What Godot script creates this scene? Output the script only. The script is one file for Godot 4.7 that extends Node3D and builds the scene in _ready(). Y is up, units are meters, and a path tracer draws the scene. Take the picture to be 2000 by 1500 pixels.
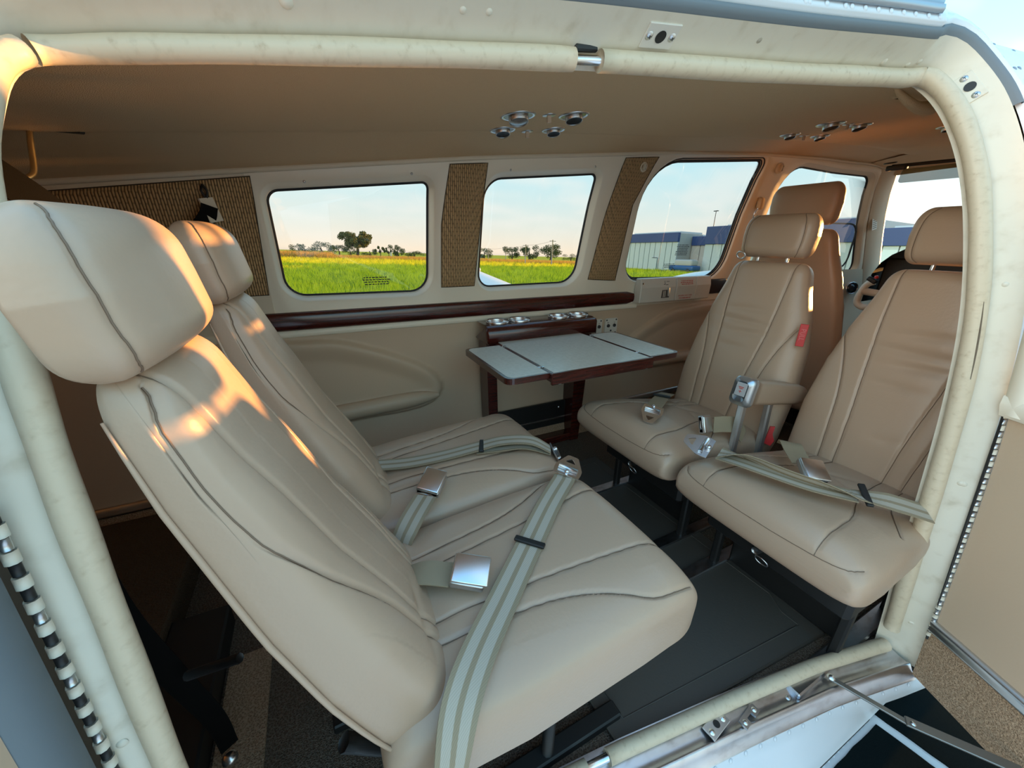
extends Node3D

var M := {}
var EXT := Transform3D()
var used := {}
var rng := RandomNumberGenerator.new()

# ------------------------------------------------------------------ small helpers
func lin(r: float, g: float, b: float, a := 1.0) -> Color:
	return Color(r, g, b, a).linear_to_srgb()

func V(x: float, y: float, z: float) -> Vector3:
	return Vector3(x, y, z)

func tab(t: Array, x: float) -> float:
	if x <= t[0][0]:
		return t[0][1]
	for i in range(1, t.size()):
		if x <= t[i][0]:
			var a: float = t[i - 1][0]
			return lerpf(t[i - 1][1], t[i][1], (x - a) / (t[i][0] - a))
	return t[t.size() - 1][1]

func numbered(called: String) -> String:
	var n: int = used.get(called, 0)
	used[called] = n + 1
	return called if n == 0 else "%s_%03d" % [called, n]

func tag(o: Node3D, label: String, category: String, group := "") -> Node3D:
	o.set_meta("label", label)
	o.set_meta("category", category)
	if group != "":
		o.set_meta("group", group)
	return o

func thing(called: String, label: String, category: String, at := Vector3.ZERO, group := "") -> Node3D:
	var o := Node3D.new()
	o.name = numbered(called)
	add_child(o)
	o.position = at
	return tag(o, label, category, group)

func struct(called: String, label := "", category := "") -> Node3D:
	var o := Node3D.new()
	o.name = called
	add_child(o)
	o.set_meta("kind", "structure")
	if label != "":
		tag(o, label, category)
	return o

func S() -> SurfaceTool:
	var st := SurfaceTool.new()
	st.begin(Mesh.PRIMITIVE_TRIANGLES)
	st.set_smooth_group(0)
	return st

func meshed(st: SurfaceTool) -> ArrayMesh:
	st.generate_normals()
	return st.commit()

func put(called: String, what, m: Material, parent: Node = self, at := Transform3D()) -> MeshInstance3D:
	var o := MeshInstance3D.new()
	o.mesh = meshed(what) if what is SurfaceTool else what
	o.material_override = m
	o.transform = at
	o.name = numbered(called) if parent == self else called
	parent.add_child(o, true)
	return o

func tri(st: SurfaceTool, a: Vector3, b: Vector3, c: Vector3) -> void:
	st.add_vertex(a)
	st.add_vertex(b)
	st.add_vertex(c)

func tri_out(st: SurfaceTool, a: Vector3, b: Vector3, c: Vector3, o: Vector3) -> void:
	if (b - a).cross(c - a).dot(o) > 0.0:
		tri(st, a, c, b)
	else:
		tri(st, a, b, c)

func grid(st: SurfaceTool, rows: Array, closed := false) -> void:
	for i in rows.size() - 1:
		var a: PackedVector3Array = rows[i]
		var b: PackedVector3Array = rows[i + 1]
		var n := a.size()
		for j in (n if closed else n - 1):
			var k := (j + 1) % n
			tri(st, a[j], b[j], b[k])
			tri(st, a[j], b[k], a[k])

func fan(st: SurfaceTool, ring: PackedVector3Array, flip := false) -> void:
	var c := Vector3.ZERO
	for p in ring:
		c += p
	c /= ring.size()
	for j in ring.size():
		var k := (j + 1) % ring.size()
		if flip:
			tri(st, c, ring[k], ring[j])
		else:
			tri(st, c, ring[j], ring[k])

func cbox(st: SurfaceTool, xf: Transform3D, size: Vector3, b := 0.002) -> void:
	st.set_smooth_group(-1)
	var h := size * 0.5
	b = minf(b, minf(h.x, minf(h.y, h.z)) * 0.9)
	var P := func(f: int, s: Vector3) -> Vector3:
		var v := Vector3(s.x * (h.x - b), s.y * (h.y - b), s.z * (h.z - b))
		v[f] = s[f] * h[f]
		return xf * v
	var B := xf.basis
	for f in 3:
		var u := (f + 1) % 3
		var w := (f + 2) % 3
		for s in [-1.0, 1.0]:
			var q: Array = []
			for e in [[-1, -1], [1, -1], [1, 1], [-1, 1]]:
				var v := Vector3.ZERO
				v[f] = s
				v[u] = e[0]
				v[w] = e[1]
				q.append(P.call(f, v))
			var o := Vector3.ZERO
			o[f] = s
			tri_out(st, q[0], q[1], q[2], B * o)
			tri_out(st, q[0], q[2], q[3], B * o)
			for s2 in [-1.0, 1.0]:
				var v1 := Vector3.ZERO
				v1[f] = s
				v1[u] = s2
				v1[w] = -1
				var v2 := v1
				v2[w] = 1
				var o2 := Vector3.ZERO
				o2[f] = s
				o2[u] = s2
				tri_out(st, P.call(f, v1), P.call(f, v2), P.call(u, v2), B * o2)
				tri_out(st, P.call(f, v1), P.call(u, v2), P.call(u, v1), B * o2)
	for x in [-1.0, 1.0]:
		for y in [-1.0, 1.0]:
			for z in [-1.0, 1.0]:
				var v := Vector3(x, y, z)
				tri_out(st, P.call(0, v), P.call(1, v), P.call(2, v), B * v)
	st.set_smooth_group(0)

func box(st: SurfaceTool, c: Vector3, size: Vector3, b := 0.002) -> void:
	cbox(st, Transform3D(Basis(), c), size, b)

func rbox(st: SurfaceTool, xf: Transform3D, size: Vector3, r: float, seg := 5) -> void:
	var h := size * 0.5 - Vector3.ONE * r
	var rows: Array = []
	for hemi in [1.0, -1.0]:
		for i in seg + 1:
			var ph := PI / 2 * (1.0 - float(i) / seg) if hemi > 0 else -PI / 2 * float(i) / seg
			var row := PackedVector3Array()
			for q in 4:
				var sx: float = [1, -1, -1, 1][q]
				var sz: float = [1, 1, -1, -1][q]
				for j in seg + 1:
					var th := PI / 2 * (q + float(j) / seg)
					row.append(xf * Vector3(sx * h.x + r * cos(ph) * cos(th), hemi * h.y + r * sin(ph), sz * h.z + r * cos(ph) * sin(th)))
			rows.append(row)
	grid(st, rows, true)
	fan(st, rows[0], true)
	fan(st, rows[rows.size() - 1])

func smooth(pts: Array, n := 8, loop := false) -> PackedVector3Array:
	var out := PackedVector3Array()
	var N := pts.size()
	for i in (N if loop else N - 1):
		var p0: Vector3 = pts[(i - 1 + N) % N] if loop or i > 0 else pts[0] * 2.0 - pts[1]
		var p1: Vector3 = pts[i]
		var p2: Vector3 = pts[(i + 1) % N]
		var p3: Vector3 = pts[(i + 2) % N] if loop or i + 2 < N else p2 * 2.0 - p1
		for k in n:
			out.append(p1.cubic_interpolate(p2, p0, p3, float(k) / n))
	if not loop:
		out.append(pts[N - 1])
	return out

func tube(st: SurfaceTool, pts, r, n := 10, flat := 1.0, loop := false) -> void:
	var N: int = pts.size()
	var rows: Array = []
	var T0: Vector3 = (pts[1] - pts[0]).normalized()
	var up := Vector3.UP if absf(T0.y) < 0.9 else Vector3.RIGHT
	var a := (up - T0 * up.dot(T0)).normalized()
	for i in N:
		var T: Vector3
		if loop:
			T = (pts[(i + 1) % N] - pts[(i - 1 + N) % N]).normalized()
		else:
			T = (pts[mini(i + 1, N - 1)] - pts[maxi(i - 1, 0)]).normalized()
		a = (a - T * a.dot(T)).normalized()
		var b := T.cross(a)
		var rr: float = r[i] if r is Array or r is PackedFloat32Array else r
		var row := PackedVector3Array()
		for j in n:
			var th := TAU * j / n
			row.append(pts[i] + (a * cos(th) * flat + b * sin(th)) * rr)
		rows.append(row)
	if loop:
		rows.append(rows[0])
	grid(st, rows, true)
	if not loop:
		fan(st, rows[0], true)
		fan(st, rows[N - 1])

func lathe(st: SurfaceTool, prof: Array, xf: Transform3D, n := 24) -> void:
	var rows: Array = []
	for p in prof:
		var row := PackedVector3Array()
		for j in n:
			var th := TAU * j / n
			row.append(xf * Vector3(p[0] * cos(th), p[1], p[0] * sin(th)))
		rows.append(row)
	grid(st, rows, true)

func extrude(st: SurfaceTool, poly: PackedVector2Array, depth: float, xf: Transform3D, bev := 0.0) -> void:
	st.set_smooth_group(-1)
	var idx := Geometry2D.triangulate_polygon(poly)
	var inner := poly
	if bev > 0.0:
		var off := Geometry2D.offset_polygon(poly, -bev)
		if off.size() == 1 and off[0].size() == poly.size():
			inner = off[0]
	var cw := Geometry2D.is_polygon_clockwise(poly)
	for s in [1.0, -1.0]:
		for i in range(0, idx.size(), 3):
			var q: Array = []
			for k in 3:
				var p := poly[idx[i + k]]
				q.append(xf * Vector3(p.x, p.y, s * depth * 0.5))
			tri_out(st, q[0], q[1], q[2], xf.basis.z * s)
	for i in poly.size():
		var p := poly[i]
		var q := poly[(i + 1) % poly.size()]
		var o := Vector2(q.y - p.y, p.x - q.x) * (-1.0 if cw else 1.0)
		var a := xf * Vector3(p.x, p.y, depth * 0.5)
		var b := xf * Vector3(q.x, q.y, depth * 0.5)
		var c := xf * Vector3(q.x, q.y, -depth * 0.5)
		var d := xf * Vector3(p.x, p.y, -depth * 0.5)
		var ov := xf.basis * Vector3(o.x, o.y, 0)
		tri_out(st, a, b, c, ov)
		tri_out(st, a, c, d, ov)
	st.set_smooth_group(0)

func rrect(w: float, h: float, r: float, n := 5) -> PackedVector2Array:
	var out := PackedVector2Array()
	for q in 4:
		var c := Vector2([1, -1, -1, 1][q] * (w / 2 - r), [1, 1, -1, -1][q] * (h / 2 - r))
		for j in n + 1:
			var th := PI / 2 * (q + float(j) / n)
			out.append(c + Vector2(cos(th), sin(th)) * r)
	return out

# frame: z along n, y close to up
func look(at: Vector3, n: Vector3, up := Vector3.UP) -> Transform3D:
	var z := n.normalized()
	var x := up.cross(z).normalized()
	return Transform3D(Basis(x, z.cross(x), z), at)

# frame: y along n
func stand(at: Vector3, n: Vector3) -> Transform3D:
	var y := n.normalized()
	var t := Vector3.RIGHT if absf(y.x) < 0.9 else Vector3.FORWARD
	var z := t.cross(y).normalized()
	return Transform3D(Basis(y.cross(z), y, z), at)

func text(called: String, s: String, height: float, m: Material, parent: Node, xf: Transform3D) -> void:
	var t := TextMesh.new()
	var f := SystemFont.new()
	f.font_names = PackedStringArray(["Droid Sans"])
	t.font = f
	t.text = s
	t.font_size = 32
	t.pixel_size = height / 23.0
	t.depth = 0.0006
	t.curve_step = 4.0
	put(called, t, m, parent, xf)

# belt webbing: points, the direction its face looks, width
func ribbon(st: SurfaceTool, pts: PackedVector3Array, ups: PackedVector3Array, w: float, th := 0.0016) -> void:
	var N := pts.size()
	var rows: Array = []
	for i in N:
		var T := (pts[mini(i + 1, N - 1)] - pts[maxi(i - 1, 0)]).normalized()
		var u := (ups[i] - T * ups[i].dot(T)).normalized()
		var b := T.cross(u)
		rows.append([pts[i] + b * w / 2 + u * th / 2, pts[i] - b * w / 2 + u * th / 2, pts[i] - b * w / 2 - u * th / 2, pts[i] + b * w / 2 - u * th / 2])
	var us := [0.0, 1.0, 1.0, 0.0]
	for i in N - 1:
		for j in 4:
			var k := (j + 1) % 4
			st.set_smooth_group(j + 1)
			for e in [[i, j], [i + 1, j], [i + 1, k], [i, j], [i + 1, k], [i, k]]:
				st.set_uv(Vector2(us[e[1]], float(e[0]) / 6.0))
				st.add_vertex(rows[e[0]][e[1]])
	st.set_smooth_group(0)

# ------------------------------------------------------------------ materials
func mat(c: Color, rough := 0.5, metal := 0.0, spec := 0.5) -> StandardMaterial3D:
	var m := StandardMaterial3D.new()
	m.albedo_color = c
	m.roughness = rough
	m.metallic = metal
	m.metallic_specular = spec
	return m

func noise_tex(freq: float, kind := FastNoiseLite.TYPE_SIMPLEX_SMOOTH, oct := 3, bump := 0.0, ramp: Array = [], size := 256, seed_ := 1) -> NoiseTexture2D:
	var t := NoiseTexture2D.new()
	var n := FastNoiseLite.new()
	n.noise_type = kind
	n.frequency = freq
	n.fractal_octaves = oct
	n.seed = seed_
	t.width = size
	t.height = size
	t.seamless = true
	t.noise = n
	if bump > 0.0:
		t.as_normal_map = true
		t.bump_strength = bump
	if ramp.size():
		var g := Gradient.new()
		var off := PackedFloat32Array()
		var col := PackedColorArray()
		for r in ramp:
			off.append(r[0])
			col.append(r[1])
		g.offsets = off
		g.colors = col
		t.color_ramp = g
	return t

func planar(m: StandardMaterial3D, sc: Vector3, normal: Texture2D = null, strength := 1.0, albedo: Texture2D = null) -> StandardMaterial3D:
	m.uv1_triplanar = true
	m.uv1_world_triplanar = true
	m.uv1_scale = sc
	if normal:
		m.normal_enabled = true
		m.normal_texture = normal
		m.normal_scale = strength
	if albedo:
		m.albedo_texture = albedo
	return m

func weave_tex() -> Array:
	var n := 96
	var im := Image.create(n, n, false, Image.FORMAT_RGB8)
	var hm := Image.create(n, n, false, Image.FORMAT_RGB8)
	for y in n:
		for x in n:
			var fx := fposmod(x / 24.0, 1.0)
			var col := int(x / 24.0)
			var fy := fposmod(y / 48.0 + (0.5 if col % 2 else 0.0), 1.0)
			var h := sin(PI * fx) * (0.35 + 0.65 * pow(sin(PI * fy), 0.6))
			var c := 0.35 + 0.65 * clampf(h * 1.5, 0.0, 1.0)
			im.set_pixel(x, y, Color(c, c * 0.97, c * 0.93))
			hm.set_pixel(x, y, Color(h, h, h))
	hm.bump_map_to_normal_map(6.0)
	return [ImageTexture.create_from_image(im), ImageTexture.create_from_image(hm)]

func belt_tex(a: Color, b: Color) -> ImageTexture:
	var im := Image.create(64, 32, false, Image.FORMAT_RGB8)
	for y in 32:
		for x in 64:
			var u := x / 64.0
			var s := (u > 0.14 and u < 0.40) or (u > 0.56 and u < 0.84)
			var c := a if s else b
			var k := 0.93 + 0.07 * float((x + y) % 4 < 2)
			im.set_pixel(x, y, Color(c.r * k, c.g * k, c.b * k))
	return ImageTexture.create_from_image(im)

func make_materials() -> void:
	var grain := noise_tex(0.035, FastNoiseLite.TYPE_CELLULAR, 2, 2.0, [], 512, 3)
	var creases := noise_tex(0.012, FastNoiseLite.TYPE_SIMPLEX_SMOOTH, 4, 2.0, [], 256, 5)
	var fuzz := noise_tex(0.09, FastNoiseLite.TYPE_SIMPLEX, 4, 6.0, [], 512, 8)
	var leather := mat(lin(0.50, 0.347, 0.242), 0.34, 0.0, 0.5)
	planar(leather, Vector3.ONE * 9.0, grain, 0.35)
	M.leather = leather
	M.thread = mat(lin(0.20, 0.13, 0.085), 0.7)
	M.leather_wall = planar(mat(lin(0.58, 0.43, 0.30), 0.5), Vector3.ONE * 9.0, grain, 0.3)
	M.pad = planar(mat(lin(0.68, 0.56, 0.40), 0.45), Vector3.ONE * 9.0, grain, 0.3, noise_tex(0.012, FastNoiseLite.TYPE_SIMPLEX_SMOOTH, 5, 0.0, [[0.0, Color(0.86, 0.82, 0.78)], [0.2, Color(0.96, 0.95, 0.94)], [0.4, Color(1, 1, 1)], [1.0, Color(1, 1, 1)]], 512, 12))
	M.suede = planar(mat(lin(0.66, 0.475, 0.285), 0.9, 0.0, 0.3), Vector3.ONE * 8.0, fuzz, 0.7)
	M.vinyl = planar(mat(lin(0.74, 0.64, 0.49), 0.5), Vector3.ONE * 14.0, grain, 0.15)
	M.white = planar(mat(lin(0.88, 0.79, 0.64), 0.38), Vector3.ONE * 12.0, grain, 0.1)
	M.paint = planar(mat(lin(0.72, 0.66, 0.54), 0.33), Vector3.ONE * 4.0, creases, 0.08, noise_tex(0.010, FastNoiseLite.TYPE_SIMPLEX_SMOOTH, 5, 0.0, [[0.0, Color(0.86, 0.84, 0.80)], [0.2, Color(0.97, 0.96, 0.95)], [0.4, Color(1, 1, 1)], [1.0, Color(1, 1, 1)]], 512, 21))
	M.skin = mat(lin(0.72, 0.76, 0.80), 0.25)
	M.metal = mat(lin(0.62, 0.62, 0.62), 0.32, 1.0)
	M.alum = planar(mat(lin(0.62, 0.63, 0.66), 0.30, 1.0), Vector3(4, 10, 10), null, 1.0, noise_tex(0.015, FastNoiseLite.TYPE_SIMPLEX_SMOOTH, 5, 0.0, [[0.0, Color(0.80, 0.77, 0.76)], [0.35, Color(0.94, 0.93, 0.93)], [1.0, Color(1, 1, 1)]], 256, 31))
	M.chrome = mat(lin(0.82, 0.83, 0.85), 0.27, 1.0)
	M.black = mat(lin(0.012, 0.012, 0.012), 0.5)
	M.rubber = mat(lin(0.16, 0.19, 0.21), 0.7)
	M.dark_rubber = mat(lin(0.02, 0.02, 0.022), 0.6)
	M.strap = planar(mat(lin(0.010, 0.0095, 0.009), 0.9, 0.0, 0.1), Vector3.ONE * 40.0, fuzz, 0.8)
	M.plastic = mat(lin(0.70, 0.66, 0.58), 0.4)
	M.laminate = planar(mat(lin(0.78, 0.76, 0.69), 0.28), Vector3.ONE * 10.0, null, 1.0, noise_tex(0.02, FastNoiseLite.TYPE_SIMPLEX, 3, 0.0, [[0.0, Color(0.93, 0.93, 0.92)], [1.0, Color(1, 1, 1)]], 256, 4))
	var wood := mat(Color.WHITE, 0.25)
	planar(wood, Vector3(1.2, 14.0, 14.0), null, 1.0, noise_tex(0.012, FastNoiseLite.TYPE_SIMPLEX_SMOOTH, 5, 0.0, [[0.0, lin(0.018, 0.003, 0.002)], [0.45, lin(0.055, 0.009, 0.006)], [0.7, lin(0.085, 0.014, 0.009)], [1.0, lin(0.03, 0.005, 0.004)]], 512, 6))
	wood.clearcoat_enabled = true
	wood.clearcoat = 0.6
	wood.clearcoat_roughness = 0.15
	M.wood = wood
	M.carpet = planar(mat(lin(0.56, 0.41, 0.29), 0.95, 0.0, 0.2), Vector3.ONE * 6.0, fuzz, 1.4, noise_tex(0.08, FastNoiseLite.TYPE_CELLULAR, 3, 0.0, [[0.0, Color(0.55, 0.5, 0.46)], [0.5, Color(0.95, 0.93, 0.9)], [1.0, Color(1, 1, 1)]], 512, 15))
	M.carpet_dark = planar(mat(lin(0.22, 0.175, 0.14), 0.95, 0.0, 0.2), Vector3.ONE * 6.0, fuzz, 1.4, noise_tex(0.08, FastNoiseLite.TYPE_CELLULAR, 3, 0.0, [[0.0, Color(0.5, 0.45, 0.42)], [0.5, Color(0.95, 0.93, 0.9)], [1.0, Color(1, 1, 1)]], 512, 16))
	M.mat = planar(mat(lin(0.085, 0.072, 0.060), 0.6), Vector3.ONE * 9.0, grain, 0.3)
	var wv := weave_tex()
	M.weave = planar(mat(lin(0.58, 0.40, 0.21), 0.7), Vector3(40, 20, 40), wv[1], 1.0, wv[0])
	var b1 := mat(Color.WHITE, 0.85, 0.0, 0.25)
	b1.albedo_texture = belt_tex(lin(0.52, 0.46, 0.37), lin(0.36, 0.285, 0.19))
	M.belt = b1
	M.belt_plain = mat(lin(0.36, 0.28, 0.18), 0.65)
	var pane := mat(lin(0.02, 0.025, 0.03, 0.47), 0.02)
	pane.transparency = BaseMaterial3D.TRANSPARENCY_ALPHA
	M.pane = pane
	var screen := mat(lin(0.02, 0.025, 0.03, 0.18), 0.02)
	screen.transparency = BaseMaterial3D.TRANSPARENCY_ALPHA
	M.windscreen = screen
	var visor := mat(lin(0.10, 0.11, 0.05, 0.55), 0.05)
	visor.transparency = BaseMaterial3D.TRANSPARENCY_ALPHA
	M.visor = visor
	M.red = mat(lin(0.60, 0.02, 0.02), 0.4)
	M.red_ink = mat(lin(0.55, 0.05, 0.03), 0.6)
	M.ink = mat(lin(0.03, 0.03, 0.03), 0.6)
	M.cream = mat(lin(0.75, 0.68, 0.56), 0.4)
	M.walk = planar(mat(lin(0.007, 0.011, 0.012), 0.9, 0.0, 0.0), Vector3.ONE * 12.0, fuzz, 0.6)

# ------------------------------------------------------------------ cabin surfaces
const WALL_Z := [[-0.2, -0.50], [0.0, -0.50], [0.1, -0.52], [0.3, -0.54], [0.55, -0.555], [0.66, -0.555], [1.0, -0.50], [1.15, -0.46], [1.25, -0.42]]
const WALL_TOP := [[-1.6, 0.84], [-0.535, 0.986], [-0.111, 1.042], [0.562, 1.127], [1.315, 1.204], [1.926, 1.25], [2.4, 1.274], [2.8, 1.276], [3.3, 1.19]]
const CEIL := [[-1.6, 0.92], [-0.44, 1.038], [-0.23, 1.060], [0.04, 1.090], [0.46, 1.138], [1.09, 1.193], [1.76, 1.252], [2.4, 1.288], [2.9, 1.290]]

func far_z(x: float, y: float) -> float:
	return tab(WALL_Z, y) + maxf(0.0, x - 2.55) * 0.14

func onwall(x: float, y: float, off := 0.0) -> Vector3:
	return Vector3(x, y, far_z(x, y) + off)

# rounded quadrilateral in (x, y): corners tl, tr, br, bl with radii
func rquad(q: Array, r: Array, n := 7, m := 8) -> PackedVector2Array:
	var out := PackedVector2Array()
	for i in 4:
		var c: Vector2 = q[i]
		var a: Vector2 = q[(i + 3) % 4]
		var b: Vector2 = q[(i + 1) % 4]
		var p: Vector2 = c + (a - c).normalized() * r[i]
		var s: Vector2 = c + (b - c).normalized() * r[i]
		for k in n + 1:
			var t := float(k) / n
			var h := 0.55
			out.append(p.bezier_interpolate(p.lerp(c, h), s.lerp(c, h), s, t))
		var e: Vector2 = b + (c - b).normalized() * r[(i + 1) % 4]
		for k in range(1, m):
			out.append(s.lerp(e, float(k) / m))
	return out

func swell(loop: PackedVector2Array, by: float) -> PackedVector2Array:
	var out := PackedVector2Array()
	var N := loop.size()
	for i in N:
		var t := (loop[(i + 1) % N] - loop[(i - 1 + N) % N]).normalized()
		out.append(loop[i] + Vector2(-t.y, t.x) * by)
	return out

func wallring(loop: PackedVector2Array, off: float) -> PackedVector3Array:
	var out := PackedVector3Array()
	for p in loop:
		out.append(onwall(p.x, p.y, off))
	return out

# the wall cell's outline met by the rays from the middle through the loop
func outward(loop: PackedVector2Array, cell: Array) -> PackedVector2Array:
	var c := Vector2.ZERO
	for p in loop:
		c += p
	c /= loop.size()
	var out := PackedVector2Array()
	var hits: Array = []
	for p in loop:
		var best := c + (p - c) * 3.0
		for i in 4:
			var h = Geometry2D.segment_intersects_segment(c, c + (p - c).normalized() * 3.0, cell[i], cell[(i + 1) % 4])
			if h != null:
				best = h
				break
		out.append(best)
	for corner in cell:
		var bi := 0
		var ang := (corner as Vector2) - c
		var bd := 9.0
		for i in out.size():
			var d := absf(ang.angle_to(out[i] - c))
			if d < bd:
				bd = d
				bi = i
		out[bi] = corner
	return out

# ------------------------------------------------------------------ upholstery
# sp: t0, L, w/tf/tb tables over t, r0/r1 end rounding, rc0/rc1 corner cuts, n, seams [[depth, width, pts...]], curves for panels, folds
func pillow(sp: Dictionary) -> Dictionary:
	var t0: float = sp.t0
	var L: float = sp.L
	var ts: Array = []
	for i in 12:
		ts.append(t0 + sp.r0 * (1.0 - cos(PI / 2 * (i + 0.25) / 12.0)))
	var nm: int = sp.get("rows", 130)
	for i in nm + 1:
		ts.append(lerpf(t0 + sp.r0, t0 + L - sp.r1, float(i) / nm))
	for i in range(1, 13):
		ts.append(t0 + L - sp.r1 + sp.r1 * sin(PI / 2 * (i - 0.25) / 12.0))
	var nf: int = sp.get("cols", 136)
	var nb := 20
	var C := nf + nb
	var ne: float = sp.get("ne", 2.3)
	var ex: float = sp.n
	var P := PackedVector3Array()
	P.resize(ts.size() * C)
	var zs := PackedFloat32Array()
	zs.resize(ts.size() * C)
	var segs: Array = []
	for sm in sp.seams:
		for i in range(2, sm.size() - 1):
			segs.append([sm[i], sm[i + 1], sm[0], sm[1]])
	var folds: Array = sp.get("folds", [])
	for i in ts.size():
		var t: float = ts[i]
		var k := 1.0
		var cut := 0.0
		if t < t0 + sp.r0:
			k = pow(maxf(0.0, 1.0 - pow(1.0 - (t - t0) / sp.r0, ne)), 1.0 / ne)
			cut = sp.rc0 * (1.0 - k)
		elif t > t0 + L - sp.r1:
			k = pow(maxf(0.0, 1.0 - pow(1.0 - (t0 + L - t) / sp.r1, ne)), 1.0 / ne)
			cut = sp.rc1 * (1.0 - k)
		var w := tab(sp.w, t) - cut
		var tf := tab(sp.tf, t) * k
		var tb := tab(sp.tb, t) * k
		var off := tab(sp.off, t)
		var dome: float = sp.get("dome", 0.0)
		for j in C:
			var s: float
			var d: float
			var front := j < nf
			if front:
				s = sin(-PI / 2 + PI * j / nf)
				var e := pow(maxf(0.0, 1.0 - pow(absf(s), ex)), 1.0 / ex)
				d = tf * e + dome * (1.0 - s * s) * k
			else:
				s = sin(PI / 2 - PI * (j - nf) / nb)
				d = -tb * pow(maxf(0.0, 1.0 - pow(absf(s), 5.0)), 0.2)
			var z := w * s
			if front and absf(s) < 0.997:
				var D := 0.0
				for g in segs:
					var a: Vector2 = g[0]
					var py := t - a.y
					if absf(py) > 0.075:
						continue
					var b: Vector2 = g[1]
					var px := z - a.x
					var bx := b.x - a.x
					var by := b.y - a.y
					var h := clampf((px * bx + py * by) / (bx * bx + by * by), 0.0, 1.0)
					var dx := px - bx * h
					var dy := py - by * h
					var q := dx * dx + dy * dy
					if q < 0.0016:
						var wd: float = g[3]
						D = maxf(D, g[2] * (0.62 * exp(-q / (0.0026 * 0.0026)) + 0.38 * exp(-sqrt(q) / wd)))
				for f in folds:
					var u: Vector2 = Vector2(z, t) - f[0]
					u = u.rotated(f[4])
					D += f[2] * exp(-(u.y * u.y) / (f[3] * f[3]) - (u.x * u.x) / (f[1] * f[1]))
				d -= D * k
			P[i * C + j] = Vector3(off + d, t, z)
			zs[i * C + j] = z
	var R := ts.size()
	var N := PackedVector3Array()
	N.resize(P.size())
	for i in R:
		var a := maxi(i - 1, 0)
		var b := mini(i + 1, R - 1)
		for j in C:
			var du := P[i * C + (j + 1) % C] - P[i * C + (j + C - 1) % C]
			var dv := P[b * C + j] - P[a * C + j]
			var nn := dv.cross(du)
			N[i * C + j] = nn.normalized() if nn.length_squared() > 1e-18 else Vector3(0, -1 if i == 0 else 1, 0)
	# sewing lines laid into the grooves
	var threads: Array = []
	for sm in sp.seams:
		var line: Array = []
		for i in range(2, sm.size() - 1):
			var m := maxi(2, int((sm[i] as Vector2).distance_to(sm[i + 1]) / 0.006))
			for k in (m if i < sm.size() - 2 else m + 1):
				var q: Vector2 = (sm[i] as Vector2).lerp(sm[i + 1], float(k) / m)
				if q.y < ts[0] or q.y > ts[R - 1]:
					continue
				var ri := 0
				while ri < R - 2 and ts[ri + 1] < q.y:
					ri += 1
				var f: float = clampf((q.y - ts[ri]) / (ts[ri + 1] - ts[ri]), 0.0, 1.0)
				var got: Array = []
				for rr in [ri, ri + 1]:
					var lo := 0
					while lo < nf - 2 and zs[rr * C + lo + 1] < q.x:
						lo += 1
					var za := zs[rr * C + lo]
					var zb := zs[rr * C + lo + 1]
					if q.x < za or q.x > zb:
						break
					got.append(P[rr * C + lo].lerp(P[rr * C + lo + 1], (q.x - za) / maxf(zb - za, 1e-6)))
				if got.size() == 2:
					line.append((got[0] as Vector3).lerp(got[1], f) + V(0.0008, 0, 0))
		if line.size() > 3:
			threads.append(line)
	var curves: Array = sp.get("curves", [])
	var parts := {}
	for i in R - 1:
		var tm: float = (ts[i] + ts[i + 1]) * 0.5
		var lim: Array = []
		for cv in curves:
			lim.append(tab(cv, tm))
		for j in C:
			var key := -1
			if j < nf and curves.size():
				var zm := (zs[i * C + j] + zs[i * C + (j + 1) % C]) * 0.5
				key = 0
				for l in lim:
					if zm > l:
						key += 1
			if not parts.has(key):
				parts[key] = [PackedInt32Array(), PackedVector3Array(), PackedVector3Array(), {}]
			var part: Array = parts[key]
			var j2 := (j + 1) % C
			for id in [i * C + j, (i + 1) * C + j2, (i + 1) * C + j, i * C + j, i * C + j2, (i + 1) * C + j2]:
				if not part[3].has(id):
					part[3][id] = part[1].size()
					part[1].append(P[id])
					part[2].append(N[id])
				part[0].append(part[3][id])
	# end caps
	if true:
		var key0: int = -1 if parts.has(-1) else 0
		var part: Array = parts[key0]
		for e in [0, R - 1]:
			var c := Vector3.ZERO
			for j in C:
				c += P[e * C + j]
			var ci: int = part[1].size()
			part[1].append(c / C)
			var nv := Vector3(0, -1 if e == 0 else 1, 0)
			part[2].append(nv)
			var first: int = part[1].size()
			for j in C:
				part[1].append(P[e * C + j])
				part[2].append(nv)
			for j in C:
				var a2 := first + j
				var b2 := first + (j + 1) % C
				part[0].append_array(PackedInt32Array([ci, b2, a2] if e == 0 else [ci, a2, b2]))
	var out := {}
	for key in parts:
		var am := ArrayMesh.new()
		var arr := []
		arr.resize(Mesh.ARRAY_MAX)
		arr[Mesh.ARRAY_VERTEX] = parts[key][1]
		arr[Mesh.ARRAY_NORMAL] = parts[key][2]
		arr[Mesh.ARRAY_INDEX] = parts[key][0]
		am.add_surface_from_arrays(Mesh.PRIMITIVE_TRIANGLES, arr)
		out[key] = am
	out["threads"] = threads
	return out

func upholster(called: String, sp: Dictionary, parent: Node3D, xf: Transform3D, panel_name := "leather_panel") -> MeshInstance3D:
	var ms := pillow(sp)
	var shell := put(called, ms[-1], M.leather, parent, xf)
	for key in ms:
		if key is int and key >= 0:
			put(panel_name, ms[key], M.leather, shell)
	for line in ms["threads"]:
		var st := S()
		tube(st, line, 0.0008, 5)
		put("seam", st, M.thread, shell)
	return shell

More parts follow.
